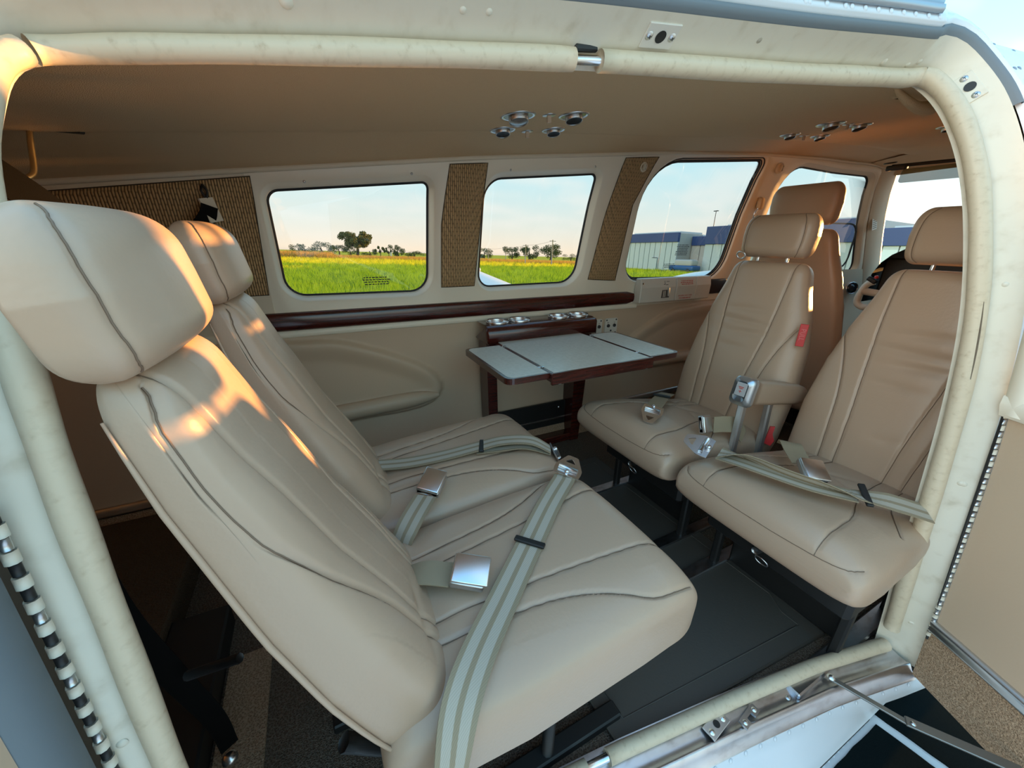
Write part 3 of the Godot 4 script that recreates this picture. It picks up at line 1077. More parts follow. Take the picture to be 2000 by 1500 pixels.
func build_left_wall() -> void:
	var w := struct("wall_left")
	var white := S()
	var skin := S()
	for i in 4:
		var q: Array = []
		for p in WQ[i][0]:
			q.append(Vector2(p[0], p[1]))
		# clockwise from top left as seen from the cabin
		var glass := rquad(q, WQ[i][1])
		var s := 1.0
		var c := Vector2.ZERO
		for p in glass:
			c += p
		c /= glass.size()
		var t := swell(glass, 0.01)
		if t[0].distance_to(c) < glass[0].distance_to(c):
			s = -1.0
		var rim := swell(glass, s * 0.016)
		var b0: Array = CELLS[i]
		var b1: Array = CELLS[i + 1]
		var cell := [Vector2(b0[1], tab(WALL_TOP, b0[1])), Vector2(b1[1], tab(WALL_TOP, b1[1])), Vector2(b1[0], 0.575), Vector2(b0[0], 0.575)]
		var outer := outward(rim, cell)
		for k in outer.size():
			if outer[k].y > 0.95 and absf(outer[k].y - lerpf(cell[0].y, cell[1].y, (outer[k].x - cell[0].x) / (cell[1].x - cell[0].x))) < 0.004:
				outer[k].y = tab(WALL_TOP, outer[k].x)
		var mid := PackedVector2Array()
		for k in rim.size():
			mid.append(rim[k].lerp(outer[k], 0.5))
		grid(white, [wallring(outer, 0.0), wallring(mid, 0.0), wallring(swell(glass, s * 0.019), 0.0), wallring(rim, -0.003)], true)
		grid(skin, [wallring(outer, -0.034), wallring(glass, -0.034), wallring(glass, -0.030)], true)
		var o := struct("window_%d" % (i + 1), ["rounded side window looking over the grass field to the tall tree", "middle side window with the airplane's wing tip outside", "large front side window above the emergency exit latch, hangars outside", "cockpit side window behind the pilot seat headrest"][i], "window")
		var st := S()
		grid(st, [wallring(rim, -0.003), wallring(swell(glass, s * 0.012), -0.008), wallring(swell(glass, s * 0.005), -0.022), wallring(swell(glass, s * 0.003), -0.026)], true)
		put("frame_reveal", st, M.white if i < 3 else M.vinyl, o)
		st = S()
		grid(st, [wallring(swell(glass, s * 0.003), -0.025), wallring(swell(glass, s * -0.003), -0.025), wallring(swell(glass, s * -0.003), -0.031)], true)
		put("gasket", st, M.dark_rubber, o)
		if i == 2:
			for k in 2:
				st = S()
				tube(st, wallring(swell(glass, s * (0.003 + 0.007 * k)), -0.020 + 0.008 * k), 0.0028, 6, 1.0, true)
				put("exit_seal", st, M.dark_rubber, o)
		st = S()
		var idx := Geometry2D.triangulate_polygon(glass)
		for k in range(0, idx.size(), 3):
			tri_out(st, onwall(glass[idx[k]].x, glass[idx[k]].y, -0.028), onwall(glass[idx[k + 1]].x, glass[idx[k + 1]].y, -0.028), onwall(glass[idx[k + 2]].x, glass[idx[k + 2]].y, -0.028), V(0, 0, 1))
		put("pane", st, M.pane, o)
		# printed placard on the glass: rows of word marks too small to read
		var marks: Array = [[[0.150, 0.752, 4, 0.085]], [], [[1.585, 0.860, 7, 0.085], [1.53, 0.772, 3, 0.075]], []][i]
		for mk in marks:
			st = S()
			rng.seed = 40 + i
			for row in mk[2]:
				var x: float = mk[0] + rng.randf() * 0.008
				var ex: float = mk[0] + mk[3] - rng.randf() * 0.01
				while x < ex:
					var ln := rng.randf_range(0.003, 0.011)
					cbox(st, look(onwall(x + ln / 2, mk[1] - row * 0.0075, -0.0265), V(0, 0.15, 1)), V(ln, 0.0034, 0.0004), 0.0001)
					x += ln + 0.0025
			put("placard_print", st, M.ink, o)
	put("window_panel", white, M.white, w)
	put("outer_skin", skin, M.skin, w)
	# plain wall behind the last window
	var st := S()
	var rows: Array = []
	for j in 13:
		var row := PackedVector3Array()
		for i in 21:
			var x := lerpf(-1.5, -0.118, i / 20.0)
			row.append(onwall(x, lerpf(0.575, tab(WALL_TOP, x), j / 12.0)))
		rows.append(row)
	grid(st, rows)
	put("rear_panel", st, M.vinyl, w)
	st = S()
	var bead: Array = []
	for i in 41:
		var x := lerpf(-1.5, 2.93, i / 40.0)
		bead.append(onwall(x, tab(WALL_TOP, x) - 0.002, 0.004))
	tube(st, bead, 0.008, 8)
	put("top_bead", st, M.vinyl, w)
	# leather lower panel with its two raised armrest shapes
	var lobe := PackedVector2Array()
	for p in smooth([V(-0.45, 0.575, 0), V(-0.2, 0.572, 0), V(-0.058, 0.562, 0), V(0.05, 0.552, 0), V(0.21, 0.493, 0), V(0.345, 0.418, 0), V(0.392, 0.345, 0), V(0.36, 0.285, 0), V(0.26, 0.262, 0), V(0.05, 0.262, 0), V(-0.45, 0.262, 0)], 5):
		lobe.append(Vector2(p.x, p.y))
	var lobe2 := PackedVector2Array()
	for p in lobe:
		lobe2.append(Vector2(1.66 - p.x, p.y))
	st = S()
	rows = []
	for j in 91:
		var y := lerpf(0.118, 0.585, j / 90.0)
		var row := PackedVector3Array()
		for i in 301:
			var x := lerpf(-1.0, 2.2, i / 300.0)
			var h := 0.0
			for lb in [lobe, lobe2]:
				if absf(x - 0.83) < 0.38:
					continue
				var inside := Geometry2D.is_point_in_polygon(Vector2(x, y), lb)
				var dist := 1.0
				for k in lb.size() - 1:
					var cp := Geometry2D.get_closest_point_to_segment(Vector2(x, y), lb[k], lb[k + 1])
					dist = minf(dist, cp.distance_squared_to(Vector2(x, y)))
				dist = sqrt(dist)
				if inside:
					var e := clampf(dist / 0.018, 0.0, 1.0)
					h = maxf(h, 0.020 * sqrt(1.0 - (1.0 - e) * (1.0 - e)) - 0.013 * smoothstep(0.02, 0.08, dist))
			if absf(x - 0.73) < 0.008:
				h -= 0.0012 * exp(-pow((x - 0.73) / 0.003, 2.0))
			row.append(onwall(x, y, 0.002 + h))
		rows.append(row)
	grid(st, rows)
	var low := put("lower_panel", st, M.leather_wall, w)
	for m in [0.0, 1.0]:
		st = S()
		var pts: Array = []
		for i in 17:
			var t := i / 16.0
			var x := lerpf(-0.12, 0.372, t)
			pts.append(onwall(x if m == 0.0 else 1.66 - x, 0.296 + 0.016 * t, 0.022))
		var rr: Array = []
		for i in 17:
			rr.append(0.030 * sqrt(maxf(0.08, 1.0 - pow(maxf(0.0, (i - 11) / 5.0), 2.0) * 0.96)))
		tube(st, pts, rr, 14)
		put("armrest_roll", st, M.leather_wall, low)
	st = S()
	rows = []
	for j in 5:
		var row := PackedVector3Array()
		for i in 41:
			row.append(onwall(lerpf(-1.0, 3.2, i / 40.0), lerpf(-0.01, 0.10, j / 4.0), 0.006))
		rows.append(row)
	grid(st, rows)
	put("carpet_skirt", st, M.carpet, w)
	st = S()
	rows = []
	for j in 7:
		var row := PackedVector3Array()
		for i in 21:
			row.append(onwall(lerpf(2.2, 3.5, i / 20.0), lerpf(0.1, 0.72, j / 6.0), 0.002))
		rows.append(row)
	grid(st, rows)
	put("cockpit_panel", st, M.vinyl, w)
	st = S()
	rows = []
	for j in 9:
		var row := PackedVector3Array()
		for i in 21:
			row.append(onwall(lerpf(-1.5, 3.5, i / 20.0), lerpf(-0.1, 0.6, j / 8.0), -0.036))
		rows.append(row)
	grid(st, rows)
	put("lower_skin", st, M.skin, w)
	# small screws along the window panel
	for q in [[0.022, 1.022], [0.321, 1.062], [0.655, 1.096], [0.999, 1.132]]:
		st = S()
		lathe(st, [[0.0, 0.002], [0.003, 0.0016], [0.004, 0.0]], stand(onwall(q[0], q[1], 0.0005), V(0, -0.15, 1)), 10)
		put("screw", st, M.metal, w)
	# wood rail
	var t1 := struct("trim_1", "dark red mahogany rail along the far wall below the windows", "trim")
	st = S()
	rows = []
	for i in 33:
		var x := lerpf(-0.22, 1.352, i / 32.0)
		var k := 1.0 if i > 0 and i < 32 else 0.6
		var row := PackedVector3Array()
		for j in 13:
			var th := PI * j / 12.0
			row.append(onwall(x, 0.626 + 0.029 * cos(th) * k, 0.002 + 0.016 * pow(sin(th), 0.7) * k))
		rows.append(row)
	grid(st, rows)
	fan(st, rows[0])
	fan(st, rows[32])
	put("rail", st, M.wood, t1)
	st = S()
	rows = []
	for j in 5:
		var row := PackedVector3Array()
		for i in 33:
			row.append(onwall(lerpf(-1.0, 1.372, i / 32.0), [0.598, 0.596, 0.578, 0.575, 0.575][j], [0.0, 0.006, 0.007, 0.004, 0.0][j]))
		rows.append(row)
	grid(st, rows)
	put("white_lip", st, M.white, t1)
	var t2 := struct("trim_2", "bright aluminium strip along the foot of the far wall", "trim")
	st = S()
	rows = []
	for j in 6:
		var row := PackedVector3Array()
		for i in 21:
			row.append(onwall(lerpf(-1.0, 2.0, i / 20.0), [0.098, 0.099, 0.106, 0.112, 0.126, 0.128][j], [0.004, 0.012, 0.013, 0.009, 0.013, 0.003][j]))
		rows.append(row)
	grid(st, rows)
	put("strip", st, M.metal, t2)

func build_ceiling() -> void:
	var o := struct("ceiling")
	var st := S()
	var rows: Array = []
	for i in 49:
		var x := lerpf(-1.5, 2.75, i / 48.0)
		var y := tab(CEIL, x)
		var row := PackedVector3Array()
		var pz := tab(PAD_Z, x)
		var py := minf(tab(PAD_Y, x) + 0.006, y) if x < 1.2 else y - 0.05
		for z in [-0.250, -0.246, -0.238, -0.228, -0.20, -0.1, 0.0, 0.1]:
			row.append(V(x, y + (0.012 * pow((-0.22 - z) / 0.03, 2.0) if z < -0.22 else 0.0), z))
		for k in [0.3, 0.6, 0.8, 1.0]:
			row.append(V(x, lerpf(y, py, k * k), lerpf(0.1, pz, k)))
		rows.append(row)
	grid(st, rows)
	put("headliner", st, M.suede, o)
	st = S()
	rows = []
	for i in 49:
		var x := lerpf(-1.5, 2.93, i / 48.0)
		var y := tab(CEIL, x)
		var wt := tab(WALL_TOP, x)
		var wz := far_z(x, wt)
		var row := PackedVector3Array()
		for j in 8:
			var t := j / 7.0
			row.append(V(x, lerpf(y + 0.012, wt, pow(t, 1.35)), lerpf(-0.250, wz, t)))
		rows.append(row)
	grid(st, rows)
	put("cove", st, M.suede, o)
	# overhead vents and reading lamps of the two clusters
	var grp := "eyeball vents and lamps in the headliner"
	for q in [
		[0.470, -0.068, 0.040, "large chrome reading lamp in the headliner above the table, lens showing", true],
		[0.604, -0.045, 0.036, "chrome eyeball vent in the headliner above the table, right of the lamp", false],
		[0.495, -0.203, 0.034, "chrome eyeball vent at the headliner crease left above the middle window", false],
		[0.638, -0.187, 0.032, "chrome eyeball vent at the headliner crease, right one above the middle window", false],
		[1.555, 0.008, 0.040, "chrome eyeball vent of the front cluster, aft one of the upper pair", false],
		[1.715, 0.012, 0.036, "chrome eyeball vent of the front cluster, forward one of the upper pair", false],
		[1.605, -0.145, 0.032, "chrome eyeball vent of the front cluster, aft one at the crease", false],
		[1.790, -0.145, 0.032, "chrome eyeball vent of the front cluster, forward one at the crease", false],
		[2.12, 0.10, 0.034, "chrome eyeball vent in the cockpit ceiling seen past the front door post", false]]:
		var v := thing("reading_lamp" if q[4] else "air_vent", q[3], "lamp" if q[4] else "vent", V(q[0], tab(CEIL, q[0]), q[1]), grp)
		var r: float = q[2]
		var slope := Basis(V(0, 0, 1), 0.09)
		var xf := Transform3D(slope, Vector3.ZERO)
		st = S()
		lathe(st, [[r * 0.72, 0.004], [r * 0.80, -0.001], [r * 0.92, -0.003], [r, -0.001], [r, 0.003]], xf, 28)
		put("bezel", st, M.metal, v)
		st = S()
		lathe(st, [[r * 0.80, -0.0012], [0.0, -0.0012]], xf, 24)
		put("socket", st, mat(lin(0.16, 0.14, 0.12), 0.3, 0.9), v)
		var tip := Transform3D(slope * Basis(V(0, 0, 1), -0.10) * Basis(V(1, 0, 0), -0.22), V(0, 0.0, 0))
		st = S()
		lathe(st, [[r * 0.56, 0.012], [r * 0.56, -r * 0.05], [r * 0.55, -r * 0.36], [r * 0.52, -r * 0.38], [r * 0.50, -r * 0.30]], tip, 24)
		put("eyeball", st, M.metal, v)
		st = S()
		lathe(st, [[r * 0.51, -r * 0.33], [0.0, -r * (0.42 if q[4] else 0.20)]], tip, 24)
		put("lens" if q[4] else "nozzle", st, mat(lin(0.35, 0.33, 0.3), 0.15, 0.6) if q[4] else M.black, v)
	for q in [[0.541, -0.052, "small T shaped knob between the lamp and vent in the headliner"], [0.572, -0.212, "small T shaped knob at the headliner crease between two vents"], [1.64, 0.015, "small T shaped knob between the upper pair of the front vent cluster"], [1.70, -0.150, "small T shaped knob at the crease in the front vent cluster"]]:
		var k := thing("switch_knob", q[2], "knob", V(q[0], tab(CEIL, q[0]), q[1]), "T knobs between the ceiling vents")
		st = S()
		lathe(st, [[0.0, -0.0015], [0.015, -0.0015], [0.016, 0.0], [0.016, 0.003]], Transform3D(Basis(V(0, 0, 1), 0.09), Vector3.ZERO), 18)
		put("plate", st, M.metal, k)
		st = S()
		box(st, V(0, -0.008, 0), V(0.010, 0.015, 0.006), 0.001)
		put("stem", st, M.leather_wall, k)
	# oval grab handle near the front door post
	var h := thing("assist_handle", "curved tan grab handle on the ceiling beside the front door post", "handle")
	st = S()
	tube(st, smooth([V(1.165, 1.188, 0.325), V(1.185, 1.172, 0.335), V(1.23, 1.158, 0.345), V(1.29, 1.164, 0.345), V(1.34, 1.185, 0.335), V(1.38, 1.20, 0.325)], 6), [0.004, 0.0045, 0.005, 0.0055, 0.006, 0.0065, 0.007, 0.0075, 0.008, 0.0085, 0.009, 0.0095, 0.010, 0.011, 0.012, 0.013, 0.014, 0.015, 0.016, 0.016, 0.016, 0.016, 0.016, 0.016, 0.016, 0.016, 0.016, 0.016, 0.016, 0.016, 0.016], 10)
	put("loop", st, M.suede, h)
	st = S()
	rbox(st, Transform3D(Basis(V(0, 0, 1), 0.12), V(1.27, 1.198, 0.31)), V(0.09, 0.02, 0.04), 0.008, 3)
	put("mount", st, M.suede, h)
	# wire coat hook at the rear
	var c := thing("coat_hook", "bent brass coloured wire bar hanging from the rear ceiling cove", "hook")
	st = S()
	tube(st, smooth([V(-0.395, 1.06, -0.235), V(-0.395, 1.03, -0.215), V(-0.393, 0.985, -0.188), V(-0.394, 0.970, -0.172), V(-0.40, 0.964, -0.150), V(-0.42, 0.962, -0.10)], 6), 0.0042, 10)
	put("bar", st, mat(lin(0.60, 0.48, 0.30), 0.25, 1.0), c)
	st = S()
	box(st, V(-0.36, 1.052, -0.236), V(0.06, 0.006, 0.02), 0.002)
	put("base_plate", st, M.black, c)

func build_floor() -> void:
	var o := struct("floor")
	var st := S()
	var poly := PackedVector2Array([Vector2(-1.5, -0.52), Vector2(3.5, -0.52), Vector2(3.5, 0.69), Vector2(1.08, 0.69), Vector2(0.38, 0.585), Vector2(-0.2, 0.55), Vector2(-1.5, 0.45)])
	extrude(st, poly, 0.03, Transform3D(Basis(V(1, 0, 0), V(0, 0, 1), V(0, -1, 0)), V(0, -0.016, 0)))
	put("carpet", st, M.carpet_dark, o)
	# taped carpet edge and threshold bar behind the near rear seat
	st = S()
	extrude(st, PackedVector2Array([Vector2(-0.285, 0.05), Vector2(-0.205, 0.05), Vector2(-0.205, 0.54), Vector2(-0.285, 0.54)]), 0.006, Transform3D(Basis(V(1, 0, 0), V(0, 0, 1), V(0, -1, 0)), V(0, 0.003, 0)))
	put("carpet_strip", st, M.carpet, o)
	st = S()
	box(st, V(-0.345, 0.03, 0.25), V(0.11, 0.06, 0.62), 0.004)
	put("spar_cover", st, M.black, o)
	# baggage side: raised aft floor
	st = S()
	box(st, V(-0.95, 0.04, -0.03), V(1.1, 0.08, 0.95), 0.004)
	put("baggage_floor", st, planar(mat(lin(0.10, 0.07, 0.045), 0.95, 0.0, 0.2), Vector3.ONE * 6.0, noise_tex(0.09, FastNoiseLite.TYPE_SIMPLEX, 4, 6.0, [], 256, 8), 1.2), o)
	# floor mat
	var m := thing("floor_mat", "dark brown rubber backed floor mat with stitched border between the facing seats", "mat")
	poly = PackedVector2Array([Vector2(0.365, -0.265), Vector2(0.972, -0.275), Vector2(0.988, 0.40), Vector2(0.992, 0.485), Vector2(0.965, 0.53), Vector2(0.965, 0.60), Vector2(0.378, 0.555)])
	st = S()
	extrude(st, poly, 0.008, Transform3D(Basis(V(1, 0, 0), V(0, 0, 1), V(0, -1, 0)), V(0, 0.005, 0)))
	var mm := put("sheet", st, M.mat, m)
	st = S()
	var inner: PackedVector2Array = Geometry2D.offset_polygon(poly, -0.035)[0]
	var ring := PackedVector3Array()
	for i in inner.size():
		var a := inner[i]
		var b := inner[(i + 1) % inner.size()]
		for k in 20:
			var p := a.lerp(b, k / 20.0)
			ring.append(V(p.x, 0.0095, p.y))
	tube(st, ring, 0.0016, 5, 1.0, true)
	put("stitched_border", st, M.mat, mm)
	st = S()
	var ring2 := PackedVector3Array()
	for i in poly.size():
		ring2.append(V(poly[i].x, 0.006, poly[i].y))
	tube(st, ring2, 0.004, 6, 1.0, true)
	put("bound_edge", st, planar(mat(lin(0.10, 0.08, 0.06), 0.8), Vector3.ONE * 60.0, noise_tex(0.09, FastNoiseLite.TYPE_SIMPLEX, 2, 6.0, [], 128, 8), 1.0), mm)
	# rear and front bulkheads
	var r := struct("wall_rear")
	st = S()
	box(st, V(-1.5, 0.5, -0.02), V(0.03, 1.2, 1.06), 0.004)
	put("bulkhead", st, M.carpet_dark, r)
	var f := struct("wall_front")
	st = S()
	box(st, V(3.5, 0.25, 0.1), V(0.03, 1.0, 1.3), 0.004)
	put("firewall", st, M.black, f)

# ------------------------------------------------------------------ doorway on the camera side
# centre line of the padded edge, from the rear sill up, over the top, and down the front post
func door_path() -> PackedVector3Array:
	return smooth([V(-0.190, 0.03, 0.500), V(-0.190, 0.25, 0.512), V(-0.190, 0.402, 0.505), V(-0.190, 0.566, 0.489), V(-0.190, 0.694, 0.475), V(-0.190, 0.792, 0.458), V(-0.194, 0.880, 0.425), V(-0.200, 0.955, 0.370),
		V(-0.200, 1.015, 0.300), V(-0.159, 1.036, 0.274), V(-0.038, 1.053, 0.288), V(0.165, 1.077, 0.311), V(0.360, 1.097, 0.334), V(0.675, 1.124, 0.370), V(0.880, 1.144, 0.394), V(0.990, 1.154, 0.408),
		V(1.024, 1.150, 0.436), V(1.03, 1.094, 0.484), V(1.03, 1.007, 0.531), V(1.03, 0.902, 0.569), V(1.03, 0.760, 0.606), V(1.03, 0.593, 0.632), V(1.03, 0.377, 0.654), V(1.04, 0.20, 0.668), V(1.05, 0.05, 0.680), V(1.055, -0.02, 0.684)], 6)

const PAD_R := [[-0.2, 0.0108], [0.0, 0.0125], [1.0, 0.0140]]
const PAD_Y := [[-0.2, 1.02], [-0.159, 1.036], [-0.038, 1.053], [0.165, 1.077], [0.36, 1.097], [0.675, 1.124], [0.88, 1.144], [0.99, 1.154], [1.2, 1.17]]
const PAD_Z := [[-0.2, 0.28], [-0.159, 0.274], [-0.038, 0.288], [0.165, 0.311], [0.36, 0.334], [0.675, 0.37], [0.88, 0.394], [0.99, 0.408], [1.2, 0.42], [2.4, 0.42]]


func door_frames(path: PackedVector3Array) -> Array:
	var out: Array = []
	var n := path.size()
	var c := V(0.45, 0.55, 0.0)
	for i in n:
		var T := (path[mini(i + 1, n - 1)] - path[maxi(i - 1, 0)]).normalized()
		var nr := V(0, clampf((path[i].y - 0.6) * 0.55, 0.0, 0.3), 1).normalized()
		nr = (nr - T * nr.dot(T)).normalized()
		var away := nr.cross(T)
		out.append([path[i], away, nr])
	return out

func sweep(st: SurfaceTool, fr: Array, prof: Array, from: int, to: int) -> void:
	var rows: Array = []
	for i in range(from, to + 1):
		var row := PackedVector3Array()
		for p in prof:
			row.append(fr[i][0] + fr[i][1] * p[0] + fr[i][2] * p[1])
		rows.append(row)
	grid(st, rows)

func dome(st: SurfaceTool, at: Vector3, n: Vector3, r: float, h := 0.45) -> void:
	lathe(st, [[0.0, r * h], [r * 0.45, r * h * 0.88], [r * 0.8, r * h * 0.5], [r, 0.0]], stand(at, n), 12)

func build_doorway() -> void:
	var path := door_path()
	var fr := door_frames(path)
	var n := path.size()
	var o := struct("door_1", "white painted doorway frame with grey rubber seal around the open cabin side", "doorway")
	var i_top0 := 8 * 6 + 3
	var i_top1 := 15 * 6 + 2
	var gap0 := 0
	var gap1 := 0
	for i in n:
		if i > i_top0 and i < i_top1:
			if path[i].x < 0.340:
				gap0 = i
			if path[i].x < 0.379:
				gap1 = i
	# painted jamb
	var st := S()
	var jrows: Array = []
	for i in n:
		var k := smoothstep(6.0 * 6.0, 8.0 * 6.0, float(i))
		var row := PackedVector3Array()
		for q in [[0.000, -0.018, 0.000, -0.020], [0.007, -0.007, 0.008, -0.008], [0.012, -0.001, 0.014, 0.002], [0.020, 0.002, 0.020, 0.018], [0.028, 0.003, 0.026, 0.034], [0.034, 0.003, 0.030, 0.046]]:
			row.append(fr[i][0] + fr[i][1] * lerpf(q[0], q[2], k) + fr[i][2] * lerpf(q[1], q[3], k))
		jrows.append(row)
	grid(st, jrows)
	var jamb := put("jamb", st, M.paint, o)
	st = S()
	sweep(st, fr, [[0.030, 0.044], [0.032, 0.051], [0.036, 0.055], [0.041, 0.056], [0.044, 0.052], [0.044, 0.046]], 5 * 6, 17 * 6 + 2)
	put("rubber_seal", st, M.rubber, o)
	st = S()
	sweep(st, fr, [[0.042, 0.046], [0.046, 0.060], [0.060, 0.058], [0.075, 0.050]], 7 * 6, 19 * 6)
	sweep(st, fr, [[0.030, 0.046], [0.033, 0.050], [0.034, 0.046]], 19 * 6, n - 1)
	sweep(st, fr, [[0.034, 0.003], [0.0355, -0.002], [0.035, -0.012]], 0, 7 * 6)
	put("skin_edge", st, M.skin, o)
	# padded rolls
	var pads := [[0, 8 * 6 + 2, "roll"], [8 * 6 + 3, gap0, "roll"], [gap1 + 1, 15 * 6 + 4, "roll"], [15 * 6 + 4, n - 8, "roll"]]
	for k in 4:
		st = S()
		var pts: Array = []
		var rr: Array = []
		rng.seed = 90 + k
		for i in range(pads[k][0], pads[k][1] + 1):
			pts.append(path[i])
			rr.append(tab(PAD_R, path[i].x) + 0.0004 * sin(i * 0.9 + k))
		if k == 1:
			pts.append(V(0.341, tab(PAD_Y, 0.341), tab(PAD_Z, 0.341)))
			rr.append(0.0128)
		if k == 2:
			pts.insert(0, V(0.379, tab(PAD_Y, 0.379), tab(PAD_Z, 0.379)))
			rr.insert(0, 0.0128)
		tube(st, pts, rr, 16)
		var pd := thing("padded_roll", ["cream leather padded roll down the rear edge of the doorway", "long cream leather padded roll along the top of the doorway, rear piece", "cream leather padded roll along the top of the doorway, front piece with scuffs", "cream leather padded roll down the front doorway post, dark scratch at mid height"][k], "padding", Vector3.ZERO, "padded door edge rolls")
		put("roll", st, M.pad, pd)
		if k == 3:
			st = S()
			var sp: Array = []
			var sr: Array = []
			for i in range(20 * 6 - 1, 21 * 6 - 1):
				sp.append(path[i] + (fr[i][1] * -0.72 + fr[i][2] * 0.70) * (tab(PAD_R, path[i].x) - 0.0002))
				sr.append(0.0004 + 0.0009 * sin(PI * (i - 119) / 6.0))
			tube(st, sp, sr, 6)
			put("scratch", st, mat(lin(0.16, 0.12, 0.08), 0.8), pd)
	var rod := thing("core_rod", "short bright metal rod showing in the gap of the top padding", "rod")
	st = S()
	tube(st, [V(0.31, tab(PAD_Y, 0.31), tab(PAD_Z, 0.31)), V(0.41, tab(PAD_Y, 0.41), tab(PAD_Z, 0.41))], 0.0052, 12)
	put("tube", st, M.chrome, rod)
	st = S()
	cbox(st, Transform3D(Basis(V(0, 0, 1), 0.13), V(0.36, 1.1105, 0.331)), V(0.035, 0.008, 0.008), 0.002)
	put("clip", st, M.black, rod)
	# rivets and buttons on the jamb (place along the path, position across)
	var place := func(x: float, y: float) -> int:
		var best := 0
		var bd := 9.0
		for i in n:
			var d := Vector2(path[i].x, path[i].y).distance_to(Vector2(x, y))
			if d < bd:
				bd = d
				best = i
		return best
	for q in [[0.025, 1.061, 0.028, 0.0065], [0.210, 1.083, 0.030, 0.004], [0.223, 1.084, 0.030, 0.004], [0.63, 1.12, 0.026, 0.004], [0.648, 1.122, 0.026, 0.004], [0.925, 1.142, 0.010, 0.006], [0.995, 1.152, 0.008, 0.0045], [1.005, 1.152, 0.012, 0.0045],
		[1.03, 0.805, 0.024, 0.0045], [1.03, 0.46, 0.030, 0.005], [1.03, 0.44, 0.026, 0.005], [1.045, 0.105, 0.020, 0.004], [1.045, 0.085, 0.022, 0.004], [-0.19, 0.755, 0.028, 0.005], [-0.19, 0.465, 0.012, 0.0045]]:
		var i: int = place.call(q[0], q[1])
		var f: Array = fr[i]
		st = S()
		var du: float = 0.0145 + (q[2] - 0.002) * 0.36
		if i < 36:
			dome(st, f[0] + f[1] * 0.022 + f[2] * 0.0022, f[2], q[3])
		else:
			dome(st, f[0] + f[1] * du + f[2] * q[2], (f[2] * 0.36 - f[1]).normalized(), q[3])
		put("rivet", st, M.paint, jamb)
	# latch strike plates: one on the top jamb, one in the front corner, two on the sill
	var strike := func(at: Vector3, nn: Vector3, up: Vector3, w: float, h: float, label: String, m: Material, hole: bool) -> void:
		var p := thing("strike_plate", label, "latch plate", Vector3.ZERO, "door latch plates")
		var xf := look(at, nn, up)
		var s2 := S()
		cbox(s2, xf, V(w, h, 0.003), 0.0008)
		put("plate", s2, m, p)
		if hole:
			s2 = S()
			lathe(s2, [[0.0075, 0.0008], [0.007, -0.004], [0.0, -0.004]], stand(xf * V(0, 0, 0.0016), nn), 16)
			lathe(s2, [[0.0, 0.0006], [0.0075, 0.0006]], stand(xf * V(0, 0, 0.0016), nn), 16)
			put("latch_hole", s2, M.black, p)
		for s in [-1.0, 1.0]:
			s2 = S()
			dome(s2, xf * V(s * w * 0.36, 0, 0.0015), nn, 0.0055, 0.5)
			var sc := put("screw", s2, M.metal, p)
			s2 = S()
			for a in 2:
				cbox(s2, xf * Transform3D(Basis(V(0, 0, 1), 0.5 + PI / 2 * a), V(s * w * 0.36, 0, 0.0039)), V(0.005, 0.0011, 0.0008), 0.0002)
			put("cross_slot", s2, M.black, sc)
	var it: int = place.call(0.46, 1.106)
	strike.call(fr[it][0] + fr[it][1] * 0.0205 + fr[it][2] * 0.021, (fr[it][2] * 0.36 - fr[it][1]).normalized(), fr[it][2], 0.050, 0.030, "white strike plate with two screws and a latch hole on the top door jamb", M.plastic, true)
	var ic: int = place.call(1.03, 1.12)
	strike.call(fr[ic][0] + fr[ic][1] * 0.0200 + fr[ic][2] * 0.020, (fr[ic][2] * 0.36 - fr[ic][1]).normalized(), fr[ic][2], 0.050, 0.024, "painted strike plate with a dark hole on the upper front door jamb", M.paint, true)
	# drip rail with its row of rivets above the door
	var rail := thing("drip_rail", "grey metal rain gutter strip along the roof edge above the doorway", "gutter")
	st = S()
	var ra: int = place.call(-0.10, 1.0)
	var rb: int = place.call(0.975, 1.15)
	sweep(st, fr, [[0.060, 0.056], [0.056, 0.062], [0.060, 0.066], [0.066, 0.067], [0.068, 0.064], [0.072, 0.066], [0.076, 0.064], [0.078, 0.050]], ra, rb)
	put("gutter", st, mat(lin(0.36, 0.42, 0.48), 0.35, 0.5), rail)
	for i in 26:
		var x := 0.25 + 0.72 * i / 25.0
		var k: int = place.call(x, tab(PAD_Y, x))
		var p: Vector3 = fr[k][0].lerp(fr[mini(k + 1, n - 1)][0], clampf((x - path[k].x) / maxf(0.001, path[mini(k + 1, n - 1)].x - path[k].x), 0.0, 1.0))
		st = S()
		dome(st, p + fr[k][1] * 0.0525 + fr[k][2] * 0.0595, fr[k][2], 0.0042)
		put("rivet", st, M.skin, rail)
	build_sill(o)
	build_right_skin()

func sill_z(x: float) -> float:
	return tab([[-0.3, 0.490], [-0.19, 0.502], [0.12, 0.535], [0.374, 0.563], [0.63, 0.600], [0.85, 0.636], [1.06, 0.684], [1.15, 0.70]], x)

func sill_row(x: float, y: float, off: float) -> Vector3:
	return V(x, y, sill_z(x) + off)

